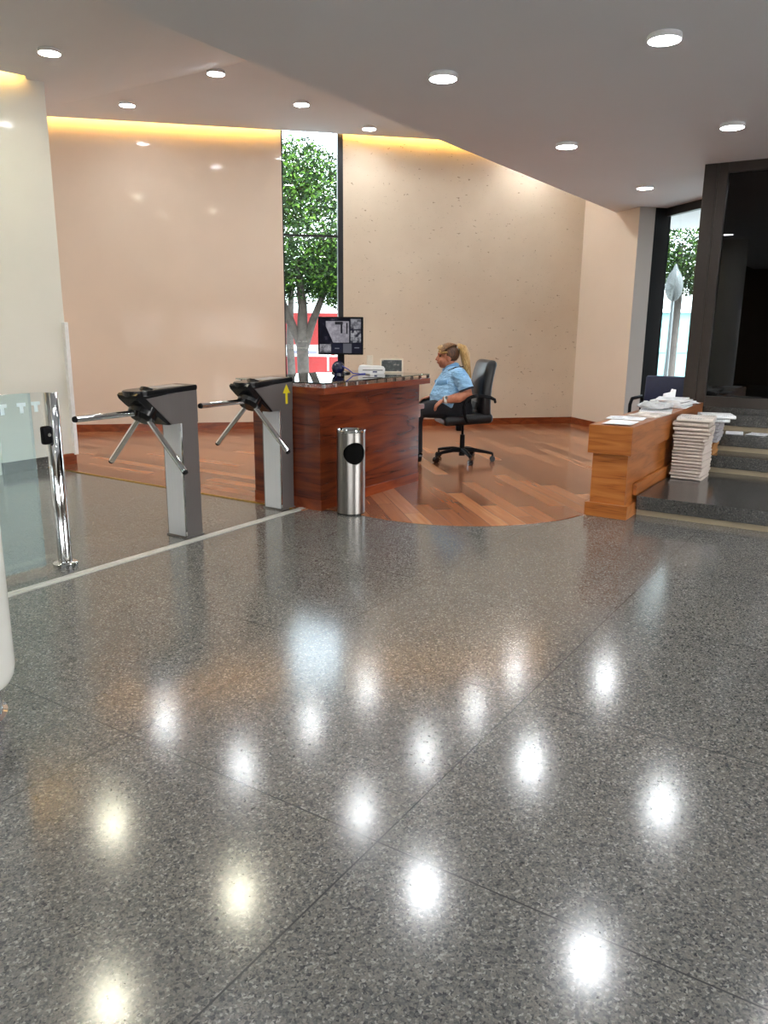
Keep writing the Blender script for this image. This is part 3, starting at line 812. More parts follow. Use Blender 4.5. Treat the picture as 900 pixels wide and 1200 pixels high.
# crumpled plastic wrapped bundle
b = MB(); b.sph((0, 0, 0.022), (0.20, 0.15, 0.023), 28)
for v in b.bm.verts:
    n = noise.noise(v.co * 14); n2 = noise.noise(v.co * 31)
    v.co.z = max(0.0, v.co.z * (1 + 0.7 * n + 0.5 * n2)); v.co.x *= 1 + 0.15 * n2
o = b.build('plastic_bundle', M['film']); o.location = (7.02, 1.735, BZ + 0.020); tag(o, 'crumpled plastic wrapped bundle lying on papers on the wooden counter', 'bundle')
zt = BZ
for i in range(6):
    sheet('newspaper', 0.36, 0.27, 0.010, M['print'] if i == 5 else M['paper'], (7.52 + random.uniform(-.03, .03), 1.70 + random.uniform(-.02, .02), zt), random.uniform(-.15, .15),
          ['bottom white newspaper of the pile at the far end of the wooden counter', 'second white newspaper from below in the far counter pile',
           'third white newspaper from below in the far counter pile', 'third white newspaper from the top in the far counter pile',
           'second white newspaper from the top in the far counter pile', 'top white newspaper of the pile at the far end of the wooden counter'][i],
          'newspaper', 0.0015, GP, 10 + i)
    zt += 0.0125
b = MB(); b.slabxz([(-0.05, 0), (0.05, 0), (0.055, 0.07), (0.03, 0.075), (0.02, 0.045), (-0.045, 0.03)], -0.02, 0.025)
o = b.build('folded_card', M['paper']); o.location = (7.60, 1.76, zt); o.rotation_euler = (0, 0, -0.9); tag(o, 'white folded card standing on the far newspaper pile', 'paper')
sheet('leaflet', 0.21, 0.20, 0.003, M['paper'], (7.93, 1.66, BZ), 0.4, 'white sheet at the very far end of the wooden counter', 'paper', group=GP, seed=22)

# newspaper piles on the steps
def newspaper_mesh(w, h, th, seed):
    mb = MB(); n = 18
    rings = []
    rnd = random.Random(seed)
    for iy in range(7):
        y = (iy / 6 - 0.5) * h
        ring = []
        for k in range(n):
            a = 2 * math.pi * k / n
            c, s = math.cos(a), math.sin(a)
            x = w / 2 * math.copysign(abs(c) ** 0.35, c)
            z = th / 2 + th / 2 * math.copysign(abs(s) ** 0.5, s)
            x += rnd.uniform(-.002, .002)
            ring.append(mb.bm.verts.new((x, y + rnd.uniform(-.0015, .0015), z)))
        rings.append(ring)
    for A, B in zip(rings, rings[1:]):
        for k in range(n):
            mb.bm.faces.new((A[k], A[(k + 1) % n], B[(k + 1) % n], B[k]))
    mb.bm.faces.new(rings[0][::-1]); mb.bm.faces.new(rings[-1])
    return mb
words = ['bottom', 'second from below', 'third from below', 'fourth from below', 'fifth from below', 'sixth from below', 'seventh from below',
         'eighth from below', 'ninth from below', 'tenth from below', 'eleventh from below', 'twelfth from below', 'thirteenth from below']
nb = 13
z = SR
th = 0.0268
for i in range(nb):
    o = newspaper_mesh(0.335, 0.245, th, 50 + i).build('newspaper', M['newsplain'], smooth=False)
    lean = i / nb
    o.location = (6.985 + 0.015 * lean + random.uniform(-.006, .006), 1.385 - 0.0 * lean + random.uniform(-.006, .006), z)
    o.rotation_euler = (0, 0, -0.03 + random.uniform(-.03, .03))
    z += th + 0.0004
    tag(o, words[i].capitalize() + ' folded newspaper of the tall pile on the first step', 'newspaper', 'newspapers in the tall pile on the first step')
tops = ['lowest rumpled newspaper in the upper part of the tall pile', 'second rumpled newspaper above the straight part of the tall pile',
        'middle rumpled newspaper on top of the tall pile', 'second rumpled newspaper from the top of the tall pile', 'topmost rumpled white newspaper of the tall pile on the first step']
ths = [0.026, 0.030, 0.034, 0.040, 0.036]
for i in range(5):
    o = newspaper_mesh(0.37, 0.285, ths[i], 90 + i).build('newspaper', M['news'] if i == 4 else M['newsplain'], smooth=True)
    o.location = (7.0 + random.uniform(-.015, .015), 1.385 + random.uniform(-.012, .012), z)
    o.rotation_euler = (0, 0, 0.06 + random.uniform(-.10, .10))
    z += ths[i] + 0.001
    tag(o, tops[i], 'newspaper', 'newspapers in the tall pile on the first step')
# second pile, on the second step, with a kraft bundle underneath
z = 2 * SR
u2, v2 = 7.46, 1.375
w2 = ['bottom', 'lower', 'lower middle', 'upper middle', 'second highest', 'highest']
for i in range(3):
    o = newspaper_mesh(0.24, 0.19, 0.036, 130 + i).build('paper_bundle', M['kraft']); o.location = (u2, v2 + (0.0, 0.006, -0.004)[i], z); z += 0.0365
    tag(o, ['bottom', 'middle', 'topmost'][i] + ' brown bundle under the short pile on the second step', 'paper bundle', 'brown bundles on the second step')
for i in range(6):
    o = newspaper_mesh(0.27, 0.22, 0.030, 140 + i).build('newspaper', M['newsgrey']); o.location = (u2 + random.uniform(-.008, .008), v2 - 0.01 + random.uniform(-.008, .008), z); o.rotation_euler = (0, 0, random.uniform(-.08, .08)); z += 0.0305
    tag(o, w2[i].capitalize() + ' grey newspaper in the short pile on the second step', 'newspaper', 'newspapers in the short pile on the second step')
for i in range(2):
    o = newspaper_mesh(0.33, 0.27, 0.030, 160 + i).build('newspaper', M['print']); o.location = (u2 + 0.02, v2 - 0.05 - 0.02 * i, z); o.rotation_euler = (0, 0, 0.15 + 0.2 * i); z += 0.031
    tag(o, ['wide white newspaper just under the top one of the short pile', 'wide white newspaper overhanging the top of the short pile on the second step'][i], 'newspaper', 'newspapers in the short pile on the second step')
sheet('leaflet', 0.21, 0.15, 0.003, M['paper'], (7.80, 1.19, 3 * SR + 0.001), 0.15, 'white sheet lying nearer the pile on the third step', 'paper', 0.008, 'sheets on the third step', 31)
sheet('leaflet', 0.24, 0.17, 0.003, M['print'], (7.82, 0.99, 3 * SR + 0.001), -0.1, 'white printed sheet lying farther right on the third step', 'paper', 0.008, 'sheets on the third step', 32)

# ------------------------------------------------------------------ office chair and the seated person
FA = math.radians(33.0) + math.pi / 2     # faces the picture's left
CH = (7.363, 3.79)
oc = thing('office_chair', 'black leather swivel office chair under the seated person', 'chair', (CH[0], CH[1], 0.005), FA + math.radians(10))
# local: +x forward, +y to the sitter's left (towards the viewer)
b = MB()
b.cyl((0, 0, 0.055), (0, 0, 0.13), 0.034, 0.030, 20); b.cyl((0, 0, 0.13), (0, 0, 0.28), 0.028, 0.026, 20); b.cyl((0, 0, 0.28), (0, 0, 0.42), 0.014, n=14)
gl_ = b.build('gas_column', M['black'], oc, smooth=True)
b = MB(); b.box(-0.10, 0.12, -0.07, 0.07, 0.395, 0.425, 0.008); b.box(0.04, 0.10, 0.06, 0.12, 0.33, 0.40, 0.012); b.build('mechanism', M['black'], oc)
for i in range(5):
    a = math.radians(18 + 72 * i)
    c, s = math.cos(a), math.sin(a)
    b = MB(); b.tube([(0.02 * c, 0.02 * s, 0.115), (0.12 * c, 0.12 * s, 0.118), (0.25 * c, 0.25 * s, 0.100), (0.325 * c, 0.325 * s, 0.085)],
                     [(0.030, 0.026), (0.027, 0.022), (0.022, 0.017), (0.018, 0.014)], 12)
    lg = b.build('leg', M['black'], oc, smooth=True)
    b = MB()
    for q in (-1, 1):
        cxx, cyy = 0.325 * c - s * 0.014 * q, 0.325 * s + c * 0.014 * q
        b.cyl((cxx + s * 0.009, cyy - c * 0.009, 0.029), (cxx - s * 0.009, cyy + c * 0.009, 0.029), 0.029, n=18)
    b.cyl((0.325 * c, 0.325 * s, 0.03), (0.325 * c, 0.325 * s, 0.09), 0.010, n=10)
    b.build('caster', M['blackgloss'], lg, smooth=True)
def cushion(mb, w, d, h, bev):
    mb.box(-d / 2, d / 2, -w / 2, w / 2, -h / 2, h / 2, bev, seg=5)
b = MB(); cushion(b, 0.50, 0.52, 0.105, 0.045)
for v in b.bm.verts:
    if v.co.x > 0.12: v.co.z -= (v.co.x - 0.12) * 0.25
b.xf(Matrix.Translation((0.0, 0, 0.472))); b.build('seat', M['leather'], oc, smooth=True)
b = MB(); b.box(-0.055, 0.055, -0.245, 0.245, 0, 0.62, 0.05, seg=5)
bmesh.ops.subdivide_edges(b.bm, edges=[e for e in b.bm.edges if abs(e.verts[0].co.z - e.verts[1].co.z) > 0.3], cuts=8, use_grid_fill=True)
for v in b.bm.verts:
    zz = v.co.z / 0.62
    v.co.y *= 0.92 + 0.10 * math.sin(zz * 3.0) - 0.06 * max(0, zz - 0.75)
    v.co.x += 0.045 * math.sin(zz * math.pi * 0.9)
b.xf(Matrix.Translation((-0.195, 0, 0.445)) @ Matrix.Rotation(math.radians(-6), 4, 'Y'))
bk = b.build('backrest', M['leather'], oc, smooth=True)
b = MB(); b.box(0.0, 0.012, -0.11, 0.11, 0.10, 0.24, 0.005); b.xf(Matrix.Translation((-0.12, 0, 0.445)) @ Matrix.Rotation(math.radians(-6), 4, 'Y'))
b.build('lumbar_pad', M['black'], bk)
for s in (-1, 1):
    yy = 0.285 * s
    pts = [(0.03, yy * 0.93, 0.44), (0.06, yy, 0.50), (0.075, yy, 0.60), (0.06, yy, 0.655), (0.02, yy, 0.695), (-0.05, yy, 0.712), (-0.13, yy, 0.708), (-0.20, yy, 0.695), (-0.255, yy * 0.95, 0.67), (-0.27, yy * 0.84, 0.645)]
    b = MB(); b.tube(pts, [(0.018, 0.014)] * 3 + [(0.022, 0.014)] * 5 + [(0.018, 0.014)] * 2, 12); b.build('armrest', M['black'], oc, smooth=True)

# person ------------------------------------------------------------
skin = NT('skin'); skin.set(Base_Color=skin.ramp(skin.noise(skin.pos(True), 18, 3), [(0.35, rgb(160, 100, 74)), (0.65, rgb(182, 120, 92))]), Roughness=0.55, Subsurface_Weight=0.0)
PX = 0.02
b = MB()
HM = Matrix.Rotation(math.radians(8), 4, 'Y')
hc = Vector((0.130 + PX, 0.0, 1.092))
# head: skull, face, jaw, nose, ears, lips
b.sph(hc + Vector((-0.012, 0, 0.018)), (0.094, 0.076, 0.098), 24)
b.sph(hc + Vector((0.030, 0, -0.040)), (0.066, 0.062, 0.080), 24)
b.sph(hc + Vector((0.050, 0, -0.088)), (0.036, 0.036, 0.030), 16)
b.tube([hc + Vector((0.088, 0, 0.012)), hc + Vector((0.103, 0, -0.010)), hc + Vector((0.113, 0, -0.030)), hc + Vector((0.098, 0, -0.038))], [0.010, 0.011, 0.014, 0.011], 10)
b.sph(hc + Vector((0.084, 0, 0.030)), (0.018, 0.050, 0.014), 14)
b.sph(hc + Vector((0.092, 0, -0.054)), (0.012, 0.024, 0.008), 12); b.sph(hc + Vector((0.089, 0, -0.067)), (0.012, 0.022, 0.009), 12)
for s in (-1, 1):
    b.sph(hc + Vector((-0.008, 0.074 * s, -0.018)), (0.022, 0.010, 0.032), 14)
    b.sph(hc + Vector((0.055, 0.035 * s, -0.045)), (0.034, 0.028, 0.034), 14)
# neck and trunk
b.tube([(0.13 + PX, 0, 1.08), (0.105 + PX, 0, 1.0), (0.08 + PX, 0, 0.93)], [0.060, 0.058, 0.075], 20)
b.loft([(0.06, 0, 0.53, 0.15, 0.19), (0.10, 0, 0.62, 0.18, 0.19), (0.12, 0, 0.72, 0.165, 0.18), (0.10, 0, 0.84, 0.125, 0.175), (0.08, 0, 0.92, 0.09, 0.16), (0.085, 0, 0.965, 0.06, 0.07)], 28)
# arms
def limb(pts, rr, n=14): b.tube(pts, rr, n)
armL = [(0.05, 0.175, 0.925), (0.0, 0.235, 0.835), (-0.035, 0.255, 0.735), (0.06, 0.262, 0.690), (0.15, 0.25, 0.672), (0.215, 0.235, 0.665)]
armR = [(0.05, -0.175, 0.925), (0.02, -0.24, 0.835), (0.02, -0.25, 0.735), (0.12, -0.23, 0.69), (0.22, -0.18, 0.675), (0.30, -0.13, 0.665)]
for A in (armL, armR):
    limb(A, [0.064, 0.060, 0.055, 0.052, 0.041, 0.031])
    b.sph(A[2], 0.046, 14)
def hand(w, d, up, side, curl):
    """w wrist, d pointing direction, up back of the hand, side towards the thumb"""
    d = Vector(d).normalized(); up = Vector(up).normalized(); side = Vector(side).normalized(); w = Vector(w)
    pc = w + d * 0.045
    Rm = Matrix((d, side, up)).transposed().to_4x4()
    b.sph(pc, (0.052, 0.038, 0.016), 18, Rm)
    for off, L in ((0.033, 0.072), (0.012, 0.080), (-0.011, 0.075), (-0.033, 0.060)):
        p = w + d * 0.075 + side * off
        q1 = p + (d * 0.95 - up * 0.20 * curl).normalized() * L * 0.42
        q2 = q1 + (d * 0.75 - up * 0.65 * curl).normalized() * L * 0.33
        q3 = q2 + (d * 0.5 - up * 0.95 * curl).normalized() * L * 0.27
        b.tube([p - d * 0.02, p, q1, q2, q3], [0.0095, 0.0092, 0.0084, 0.0078, 0.0062], 10)
    p = w + d * 0.02 + side * 0.030
    q1 = p + (d * 0.6 + side * 0.7 - up * 0.15).normalized() * 0.032
    q2 = q1 + (d * 0.9 + side * 0.15 - up * 0.25).normalized() * 0.030
    b.tube([w + d * 0.012 + side * 0.012, p, q1, q2], [0.013, 0.012, 0.010, 0.008], 10)
hand(armL[-1], (0.62, -0.10, -0.55), (0.6, 0.25, 0.75), (0.15, -1, 0.1), 0.9)
hand(armR[-1], (0.8, 0.35, -0.15), (0.1, -0.1, 1), (0.3, 0.9, 0.1), 0.8)
# legs under the trousers and feet
LEG = {}
for s in (-1, 1):
    L = [(0.04, 0.095 * s, 0.545), (0.20, 0.105 * s, 0.565), (0.36, 0.115 * s, 0.555), (0.455, 0.12 * s, 0.525), (0.475, 0.12 * s, 0.42), (0.465, 0.12 * s, 0.25), (0.455, 0.12 * s, 0.10)]
    LEG[s] = L
    b.tube(L, [0.085, 0.085, 0.070, 0.062, 0.052, 0.046, 0.036], 16)
    b.tube([(0.44, 0.12 * s, 0.075), (0.50, 0.122 * s, 0.055), (0.58, 0.126 * s, 0.042), (0.63, 0.128 * s, 0.036)], [(0.034, 0.036), (0.038, 0.036), (0.040, 0.026), (0.028, 0.020)], 14)
person = b.build('person', skin.m)
fuse(person, 0.005, 3)
person.location = (CH[0] + 0.035 * math.cos(FA), CH[1] + 0.035 * math.sin(FA), 0.005); person.rotation_euler = (0, 0, FA + math.radians(3))
tag(person, 'person with blond ponytail in light blue shirt seated at the reception desk', 'person')
shirt_m = NT('blue_shirt')
pp = shirt_m.pos(True)
shirt_m.set(Base_Color=shirt_m.ramp(shirt_m.noise(pp, 8, 4), [(0.35, rgb(122, 172, 216)), (0.65, rgb(152, 198, 236))]), Roughness=0.8)
shirt_m.bump(shirt_m.noise(shirt_m.pos(True, (1, 1, 2.0)), 11, 3), 0.9, 0.05)
b = MB()
b.loft([(0.095, 0, 0.575, 0.185, 0.205), (0.115, 0, 0.63, 0.208, 0.212), (0.125, 0, 0.70, 0.198, 0.205), (0.115, 0, 0.78, 0.172, 0.198), (0.095, 0, 0.86, 0.155, 0.200), (0.080, 0, 0.925, 0.126, 0.192), (0.082, 0, 0.970, 0.100, 0.150), (0.095, 0, 1.000, 0.074, 0.085)], 36)
for A in (armL, armR):
    A = [Vector(q) for q in A]
    b.sph(A[0] + Vector((0, 0, -0.01)), (0.082, 0.072, 0.078), 18)
    e = A[1].lerp(A[2], 0.62)
    b.tube([A[0], A[0].lerp(A[1], 0.5), A[1], A[1].lerp(A[2], 0.4), e], [0.074, 0.080, 0.078, 0.078, 0.080], 18)
sh = b.build('shirt', shirt_m.m); fuse(sh, 0.008, 5); sh.parent = person
def shirt_bit(name, fn, mat, par=sh):
    mb = MB(); fn(mb); return mb.build(name, mat, par, smooth=True)
navy = plain('navy_cloth', rgb(22, 26, 44), 0.8)
blue2 = plain('shirt_blue', rgb(112, 162, 208), 0.8)
# collar, pocket flaps, shoulder strap, sleeve badge, dark cuffs
b = MB()
for s in (-1, 1):
    b.tube([(0.04, 0.055 * s, 1.012), (0.09, 0.080 * s, 1.006), (0.15, 0.070 * s, 0.982), (0.19, 0.030 * s, 0.945)], [(0.010, 0.020), (0.010, 0.024), (0.010, 0.024), (0.006, 0.012)], 10)
b.build('collar', blue2, sh, smooth=True)
b = MB()
for s in (-1, 1): b.tube([(0.00, 0.10 * s, 0.995), (0.08, 0.135 * s, 0.990), (0.15, 0.115 * s, 0.955)], [(0.018, 0.006)] * 3, 8)
b.build('shoulder_strap', navy, sh, smooth=True)
for s in (-1, 1):
    b = MB(); b.tube([(0.165, 0.180 * s, 0.842), (0.222, 0.140 * s, 0.83), (0.255, 0.090 * s, 0.825)], [(0.012, 0.022), (0.012, 0.030), (0.012, 0.022)], 10); b.build('pocket_flap', blue2, sh, smooth=True)
for A in (armL, armR):
    A = [Vector(q) for q in A]; e = A[1].lerp(A[2], 0.62); dd = (A[2] - A[1]).normalized()
    b = MB(); b.cyl(e - dd * 0.008, e + dd * 0.010, 0.0815, 0.080, 24); b.build('cuff', navy, sh, smooth=True)
b = MB(); b.sph((0.0, 0.293, 0.83), (0.018, 0.006, 0.020), 12, Matrix.Rotation(math.radians(-15), 4, 'X')); b.build('badge', M['white'], sh, smooth=True)
# trousers
tr_m = plain('dark_trousers', rgb(20, 21, 28), 0.85, mottle=0.15, scale=12)
b = MB()
b.loft([(0.03, 0, 0.505, 0.15, 0.20), (0.05, 0, 0.56, 0.185, 0.212), (0.08, 0, 0.62, 0.195, 0.212), (0.09, 0, 0.655, 0.198, 0.208)], 32)
for s in (-1, 1):
    L = LEG[s]
    b.tube(L, [0.105, 0.105, 0.090, 0.078, 0.068, 0.062, 0.056], 18)
tz = b.build('trousers', tr_m); fuse(tz, 0.009, 5); tz.parent = person
b = MB(); b.loft([(0.088, 0, 0.628, 0.203, 0.216), (0.092, 0, 0.662, 0.206, 0.214)], 40); b.build('belt', M['black'], tz, smooth=True)
for s in (-1, 1):
    b = MB(); b.tube([(0.41, 0.12 * s, 0.05), (0.47, 0.121 * s, 0.062), (0.55, 0.124 * s, 0.052), (0.62, 0.127 * s, 0.040), (0.655, 0.128 * s, 0.034)], [(0.034, 0.046), (0.045, 0.058), (0.048, 0.046), (0.044, 0.034), (0.028, 0.024)], 18)
    for v in b.bm.verts: v.co.z = max(0.0, v.co.z)
    b.build('shoe', M['blackgloss'], person, smooth=True)
# watch
w0, w1 = Vector(armL[4]), Vector(armL[5]); dd = (w1 - w0).normalized()
b = MB(); q = w0.lerp(w1, 0.55); b.cyl(q - dd * 0.013, q + dd * 0.013, 0.043, 0.040, 22); wt = b.build('wristwatch', M['white'], person, smooth=True, label='white wristwatch on the left wrist')
b = MB(); b.cyl(q + Vector((0, 0.030, 0.018)), q + Vector((0, 0.044, 0.026)), 0.016, n=18); b.build('watch_face', M['chrome'], wt, smooth=True)
# hair: cap, rolled fringe, ponytail
def hair_mat(name, d, l):
    t = NT(name)
    t.set(Base_Color=t.ramp(t.noise(t.pos(True, (20, 60, 6)), 3, 3), [(0.35, d), (0.65, l)]), Roughness=0.5)
    return t.m
hair_d = hair_mat('hair_brown', rgb(50, 30, 18), rgb(104, 68, 40)); hair_l = hair_mat('hair_blond', rgb(152, 116, 66), rgb(206, 170, 110))
b = MB(); b.sph(hc + Vector((-0.022, 0, 0.030)), (0.104, 0.085, 0.100), 32)
kill = [v for v in b.bm.verts if (v.co - hc).x > 0.035 and (v.co - hc).z < 0.055 or (v.co - hc).z < -0.045 or ((v.co - hc).x > 0.0 and (v.co - hc).z < 0.005)]
bmesh.ops.delete(b.bm, geom=kill, context='VERTS')
hr = b.build('hair', hair_d, person, smooth=True)
m_ = hr.modifiers.new('s', 'SOLIDIFY'); m_.thickness = 0.012; bake(hr)
def strands(mat, offs, rad):
    mb = MB()
    for k in offs:
        a = math.radians(k)
        pts = []
        for i in range(9):
            t_ = i / 8                      # from the hairline back to the tie
            el = math.radians(20 + 120 * t_)
            bx = 0.108 * math.cos(el) - 0.022
            bz = 0.104 * math.sin(el) + 0.028
            side_ = math.sin(a) * (1 - t_ ** 3 * 0.85)
            y_ = 0.090 * side_
            z_ = bz * (0.25 + 0.75 * math.sqrt(max(0.0, 1 - side_ * side_))) + 0.030 * abs(side_)
            if i == 8: bx, y_, z_ = -0.084, 0.010 * math.sin(a), 0.070
            pts.append(hc + Vector((bx, y_, z_)))
        mb.tube(pts, [rad * 0.6] + [rad] * 7 + [rad * 0.8], 8)
    return mb.build('hair_strands', mat, hr, smooth=True)
hair_m = hair_mat('hair_light_brown', rgb(78, 50, 30), rgb(150, 110, 66))
strands(hair_m, range(-88, 89, 8), 0.0075)
b = MB()
for k, yy in enumerate((-0.05, -0.025, 0.0, 0.025, 0.05)):
    R_ = 0.030 - abs(yy) * 0.15
    ring = [(hc.x + 0.066 + R_ * math.cos(a) - abs(yy) * 0.2, yy, hc.z + 0.078 + R_ * 0.9 * math.sin(a)) for a in [i * 2 * math.pi / 9 for i in range(9)]]
    b.tube(ring, 0.0145, 10)
b.tube([(hc.x + 0.085, 0.045, hc.z + 0.05), (hc.x + 0.05, 0.068, hc.z + 0.04), (hc.x + 0.01, 0.078, hc.z + 0.05)], [0.010, 0.014, 0.010], 10)
b.tube([(hc.x + 0.085, -0.045, hc.z + 0.05), (hc.x + 0.05, -0.068, hc.z + 0.04), (hc.x + 0.01, -0.078, hc.z + 0.05)], [0.010, 0.014, 0.010], 10)
b.build('fringe', hair_l, hr, smooth=True)
b = MB()
b.tube([(hc.x - 0.085, 0, hc.z + 0.075), (hc.x - 0.115, 0, hc.z + 0.105), (hc.x - 0.155, 0, hc.z + 0.085), (hc.x - 0.185, 0, hc.z + 0.02), (hc.x - 0.200, 0, hc.z - 0.07), (hc.x - 0.222, 0, hc.z - 0.15), (hc.x - 0.25, 0, hc.z - 0.22)],
       [(0.024, 0.024), (0.042, 0.036), (0.055, 0.046), (0.060, 0.052), (0.052, 0.044), (0.034, 0.030), (0.010, 0.010)], 22)
for v in b.bm.verts:
    a = math.atan2(v.co.y, v.co.x - hc.x + 0.17); v.co += Vector((0, math.copysign(0.004, v.co.y) * math.sin(a * 9), 0))
b.build('ponytail', hair_l, hr, smooth=True)
b = MB(); b.tube([(hc.x - 0.080, 0, hc.z + 0.068), (hc.x - 0.105, 0, hc.z + 0.098)], 0.034, 16); b.build('hair_tie', M['white'], hr, smooth=True)
for s in (-1, 1):
    b = MB(); b.sph(hc + Vector((0.079, 0.032 * s, 0.006)), (0.010, 0.014, 0.008), 12); b.build('eye', M['blackgloss'], person, smooth=True)
    b = MB(); b.tube([hc + Vector((0.088, 0.014 * s, 0.026)), hc + Vector((0.088, 0.034 * s, 0.031)), hc + Vector((0.072, 0.052 * s, 0.026))], 0.0035, 8); b.build('eyebrow', hair_d, person, smooth=True)
b = MB(); b.tube([hc + Vector((0.090, -0.022, -0.060)), hc + Vector((0.104, 0, -0.060)), hc + Vector((0.090, 0.022, -0.060))], [0.003, 0.0055, 0.003], 8); b.build('lips', plain('lips', rgb(150, 66, 60), 0.4), person, smooth=True)

# ------------------------------------------------------------------ blue waiting chairs by the side window
blue = plain('blue_upholstery', rgb(12, 24, 62), 0.5, mottle=0.12)
wc = thing('waiting_chair', 'dark navy padded chair behind the wooden counter, beside the black door frame', 'chair', (8.66, 2.06, 0.005), math.radians(180))
# local: -x is the front
b = MB(); b.box(-0.26, 0.24, -0.25, 0.25, 0.38, 0.47, 0.03, seg=3); b.build('seat', blue, wc, smooth=True)
b = MB(); b.box(-0.035, 0.035, -0.27, 0.27, 0.0, 0.42, 0.025, seg=3); b.xf(Matrix.Translation((-0.24, 0, 0.47)) @ Matrix.Rotation(math.radians(-6), 4, 'Y')); b.build('backrest', blue, wc, smooth=True)
for s in (-1, 1):
    b = MB(); b.tube([(0.22, 0.29 * s, 0.44), (0.22, 0.29 * s, 0.60), (0.16, 0.29 * s, 0.66), (-0.20, 0.29 * s, 0.66), (-0.25, 0.29 * s, 0.62)], 0.018, 10); b.build('armrest', M['black'], wc, smooth=True)
    for x in (-0.22, 0.20):
        b = MB(); b.cyl((x * 1.1, 0.27 * s, 0), (x, 0.25 * s, 0.40), 0.014, n=12); b.build('leg', M['black'], wc, smooth=True)

# ------------------------------------------------------------------ outside
def outpos(x, y): return (x, y, 0)
g = MB(); g.prism([(9.3, 9.5), (13.6, 2.2), (13.6, -8), (40, -8), (40, 40), (-6, 40), (-6, 12.0), (4, 12)], -0.25, -0.06)
o = g.build('ground_outside', plain('pale_paving', rgb(150, 150, 148), 0.8, scale=3)); struct(o)
g = MB(); g.prism([(-40, -40), (40, -40), (40, -8.1), (13, -5.2), (-6.2, -5.2), (-6.2, 40), (-40, 40)], -0.25, -0.06)
struct(g.build('ground_street', plain('pale_street', rgb(190, 190, 188), 0.8, scale=3)))
leaf_m = NT('leaves'); leaf_m.set(Base_Color=leaf_m.ramp(leaf_m.n('ShaderNodeObjectInfo').outputs['Random'], [(0, rgb(52, 84, 36)), (1, rgb(70, 104, 44))]), Roughness=0.45)
gi = leaf_m.n('ShaderNodeNewGeometry'); leaf_m.l(leaf_m.ramp(gi.outputs['Random Per Island'], [(0, rgb(8, 16, 6)), (0.6, rgb(28, 52, 18)), (1, rgb(84, 120, 40))]), leaf_m.b.inputs['Base Color'])
leaf_m.b.inputs['Specular IOR Level'].default_value = 0.12; leaf_m.b.inputs['Roughness'].default_value = 0.7
bark_m = plain('bark', rgb(66, 60, 56), 0.9, mottle=0.35, scale=12)
def tree(loc, label, trunks, crown, nleaf, seed, lean=0.0):
    rnd = random.Random(seed)
    t = thing('leafy_tree', label, 'tree', loc, 0, 'trees outside the windows')
    b = MB()
    for pts, rr in trunks: b.tube(pts, rr, 12)
    b.build('trunk', bark_m, t, smooth=True)
    mb = MB()
    for (c, r) in crown:
        c = Vector(c)
        for i in range(nleaf):
            d = Vector((rnd.gauss(0, 1), rnd.gauss(0, 1), rnd.gauss(0, 1))).normalized()
            rad = rnd.random() ** 0.4
            p = c + Vector((d.x * r[0], d.y * r[1], d.z * r[2])) * rad
            L = rnd.uniform(0.055, 0.10); W = L * 0.45
            a = Vector((rnd.gauss(0, 1), rnd.gauss(0, 1), rnd.gauss(-0.3, 0.7))).normalized()
            n = a.cross(Vector((rnd.gauss(0, 1), rnd.gauss(0, 1), rnd.gauss(0, 1)))).normalized()
            vs = [mb.bm.verts.new(q) for q in (p, p + a * L * 0.45 + n * W / 2, p + a * L, p + a * L * 0.45 - n * W / 2)]
            mb.bm.faces.new(vs)
    mb.build('foliage', leaf_m.m, t, recalc=False)
    return t
TX, TY = 11.45, 9.26
tree((TX, TY, -0.06), 'leafy tree with forked trunk outside the tall back window',
     [([(0, 0, 0), (0.02, 0, 0.6), (0.0, 0.0, 1.15), (0.05, 0.02, 1.8), (0.02, 0.1, 2.6)], [0.13, 0.11, 0.11, 0.085, 0.05]),
      ([(0.0, 0, 1.0), (-0.10, 0.15, 1.5), (-0.25, 0.42, 2.2), (-0.4, 0.6, 2.9)], [0.08, 0.062, 0.05, 0.03]),
      ([(0.0, 0, 0.95), (0.12, -0.14, 1.5), (0.28, -0.38, 2.2), (0.35, -0.55, 2.9)], [0.085, 0.07, 0.05, 0.03]),
      ([(-0.03, 0.03, 1.1), (-0.14, 0.24, 1.55), (-0.42, 0.66, 2.1)], [0.05, 0.04, 0.025])],
     [((0, 0, 3.2), (1.35, 1.35, 1.35)), ((-0.5, 0.7, 2.5), (0.9, 0.9, 0.8)), ((0.5, -0.7, 2.5), (0.9, 0.9, 0.75)), ((0.3, 0.4, 4.0), (1.0, 1.0, 0.75))], 8000, 3)
tree((16.0, 3.75, -0.06), 'leafy tree with two pale slim trunks outside the side window',
     [([(0, 0, 0), (0.05, 0, 1.0), (0.12, 0.0, 2.0), (0.2, 0.05, 3.0)], [0.12, 0.10, 0.09, 0.05]), ([(-0.15, 0.28, 0), (-0.16, 0.28, 0.9), (-0.10, 0.35, 2.2)], [0.10, 0.085, 0.06])],
     [((0, 0, 3.3), (1.5, 1.5, 1.2)), ((0.3, -0.6, 2.6), (0.9, 0.9, 0.6)), ((-0.3, 0.8, 2.7), (0.9, 0.9, 0.6))], 6500, 5)
tree((18.8, 6.4, -0.06), 'dark tree farther behind the pale slim trunks, seen through side window',
     [([(0, 0, 0), (0.05, 0, 1.0), (0.1, 0.0, 2.6)], [0.12, 0.10, 0.06])], [((0, 0, 3.6), (1.9, 1.9, 1.9))], 3000, 8)
tree((19.6, 1.7, -0.06), 'dark tree beside the street lamp, seen through side window',
     [([(0, 0, 0), (0.05, 0, 1.0), (0.1, 0.0, 2.6)], [0.12, 0.10, 0.06])], [((0, 0, 3.7), (1.9, 1.9, 1.9))], 3000, 9)
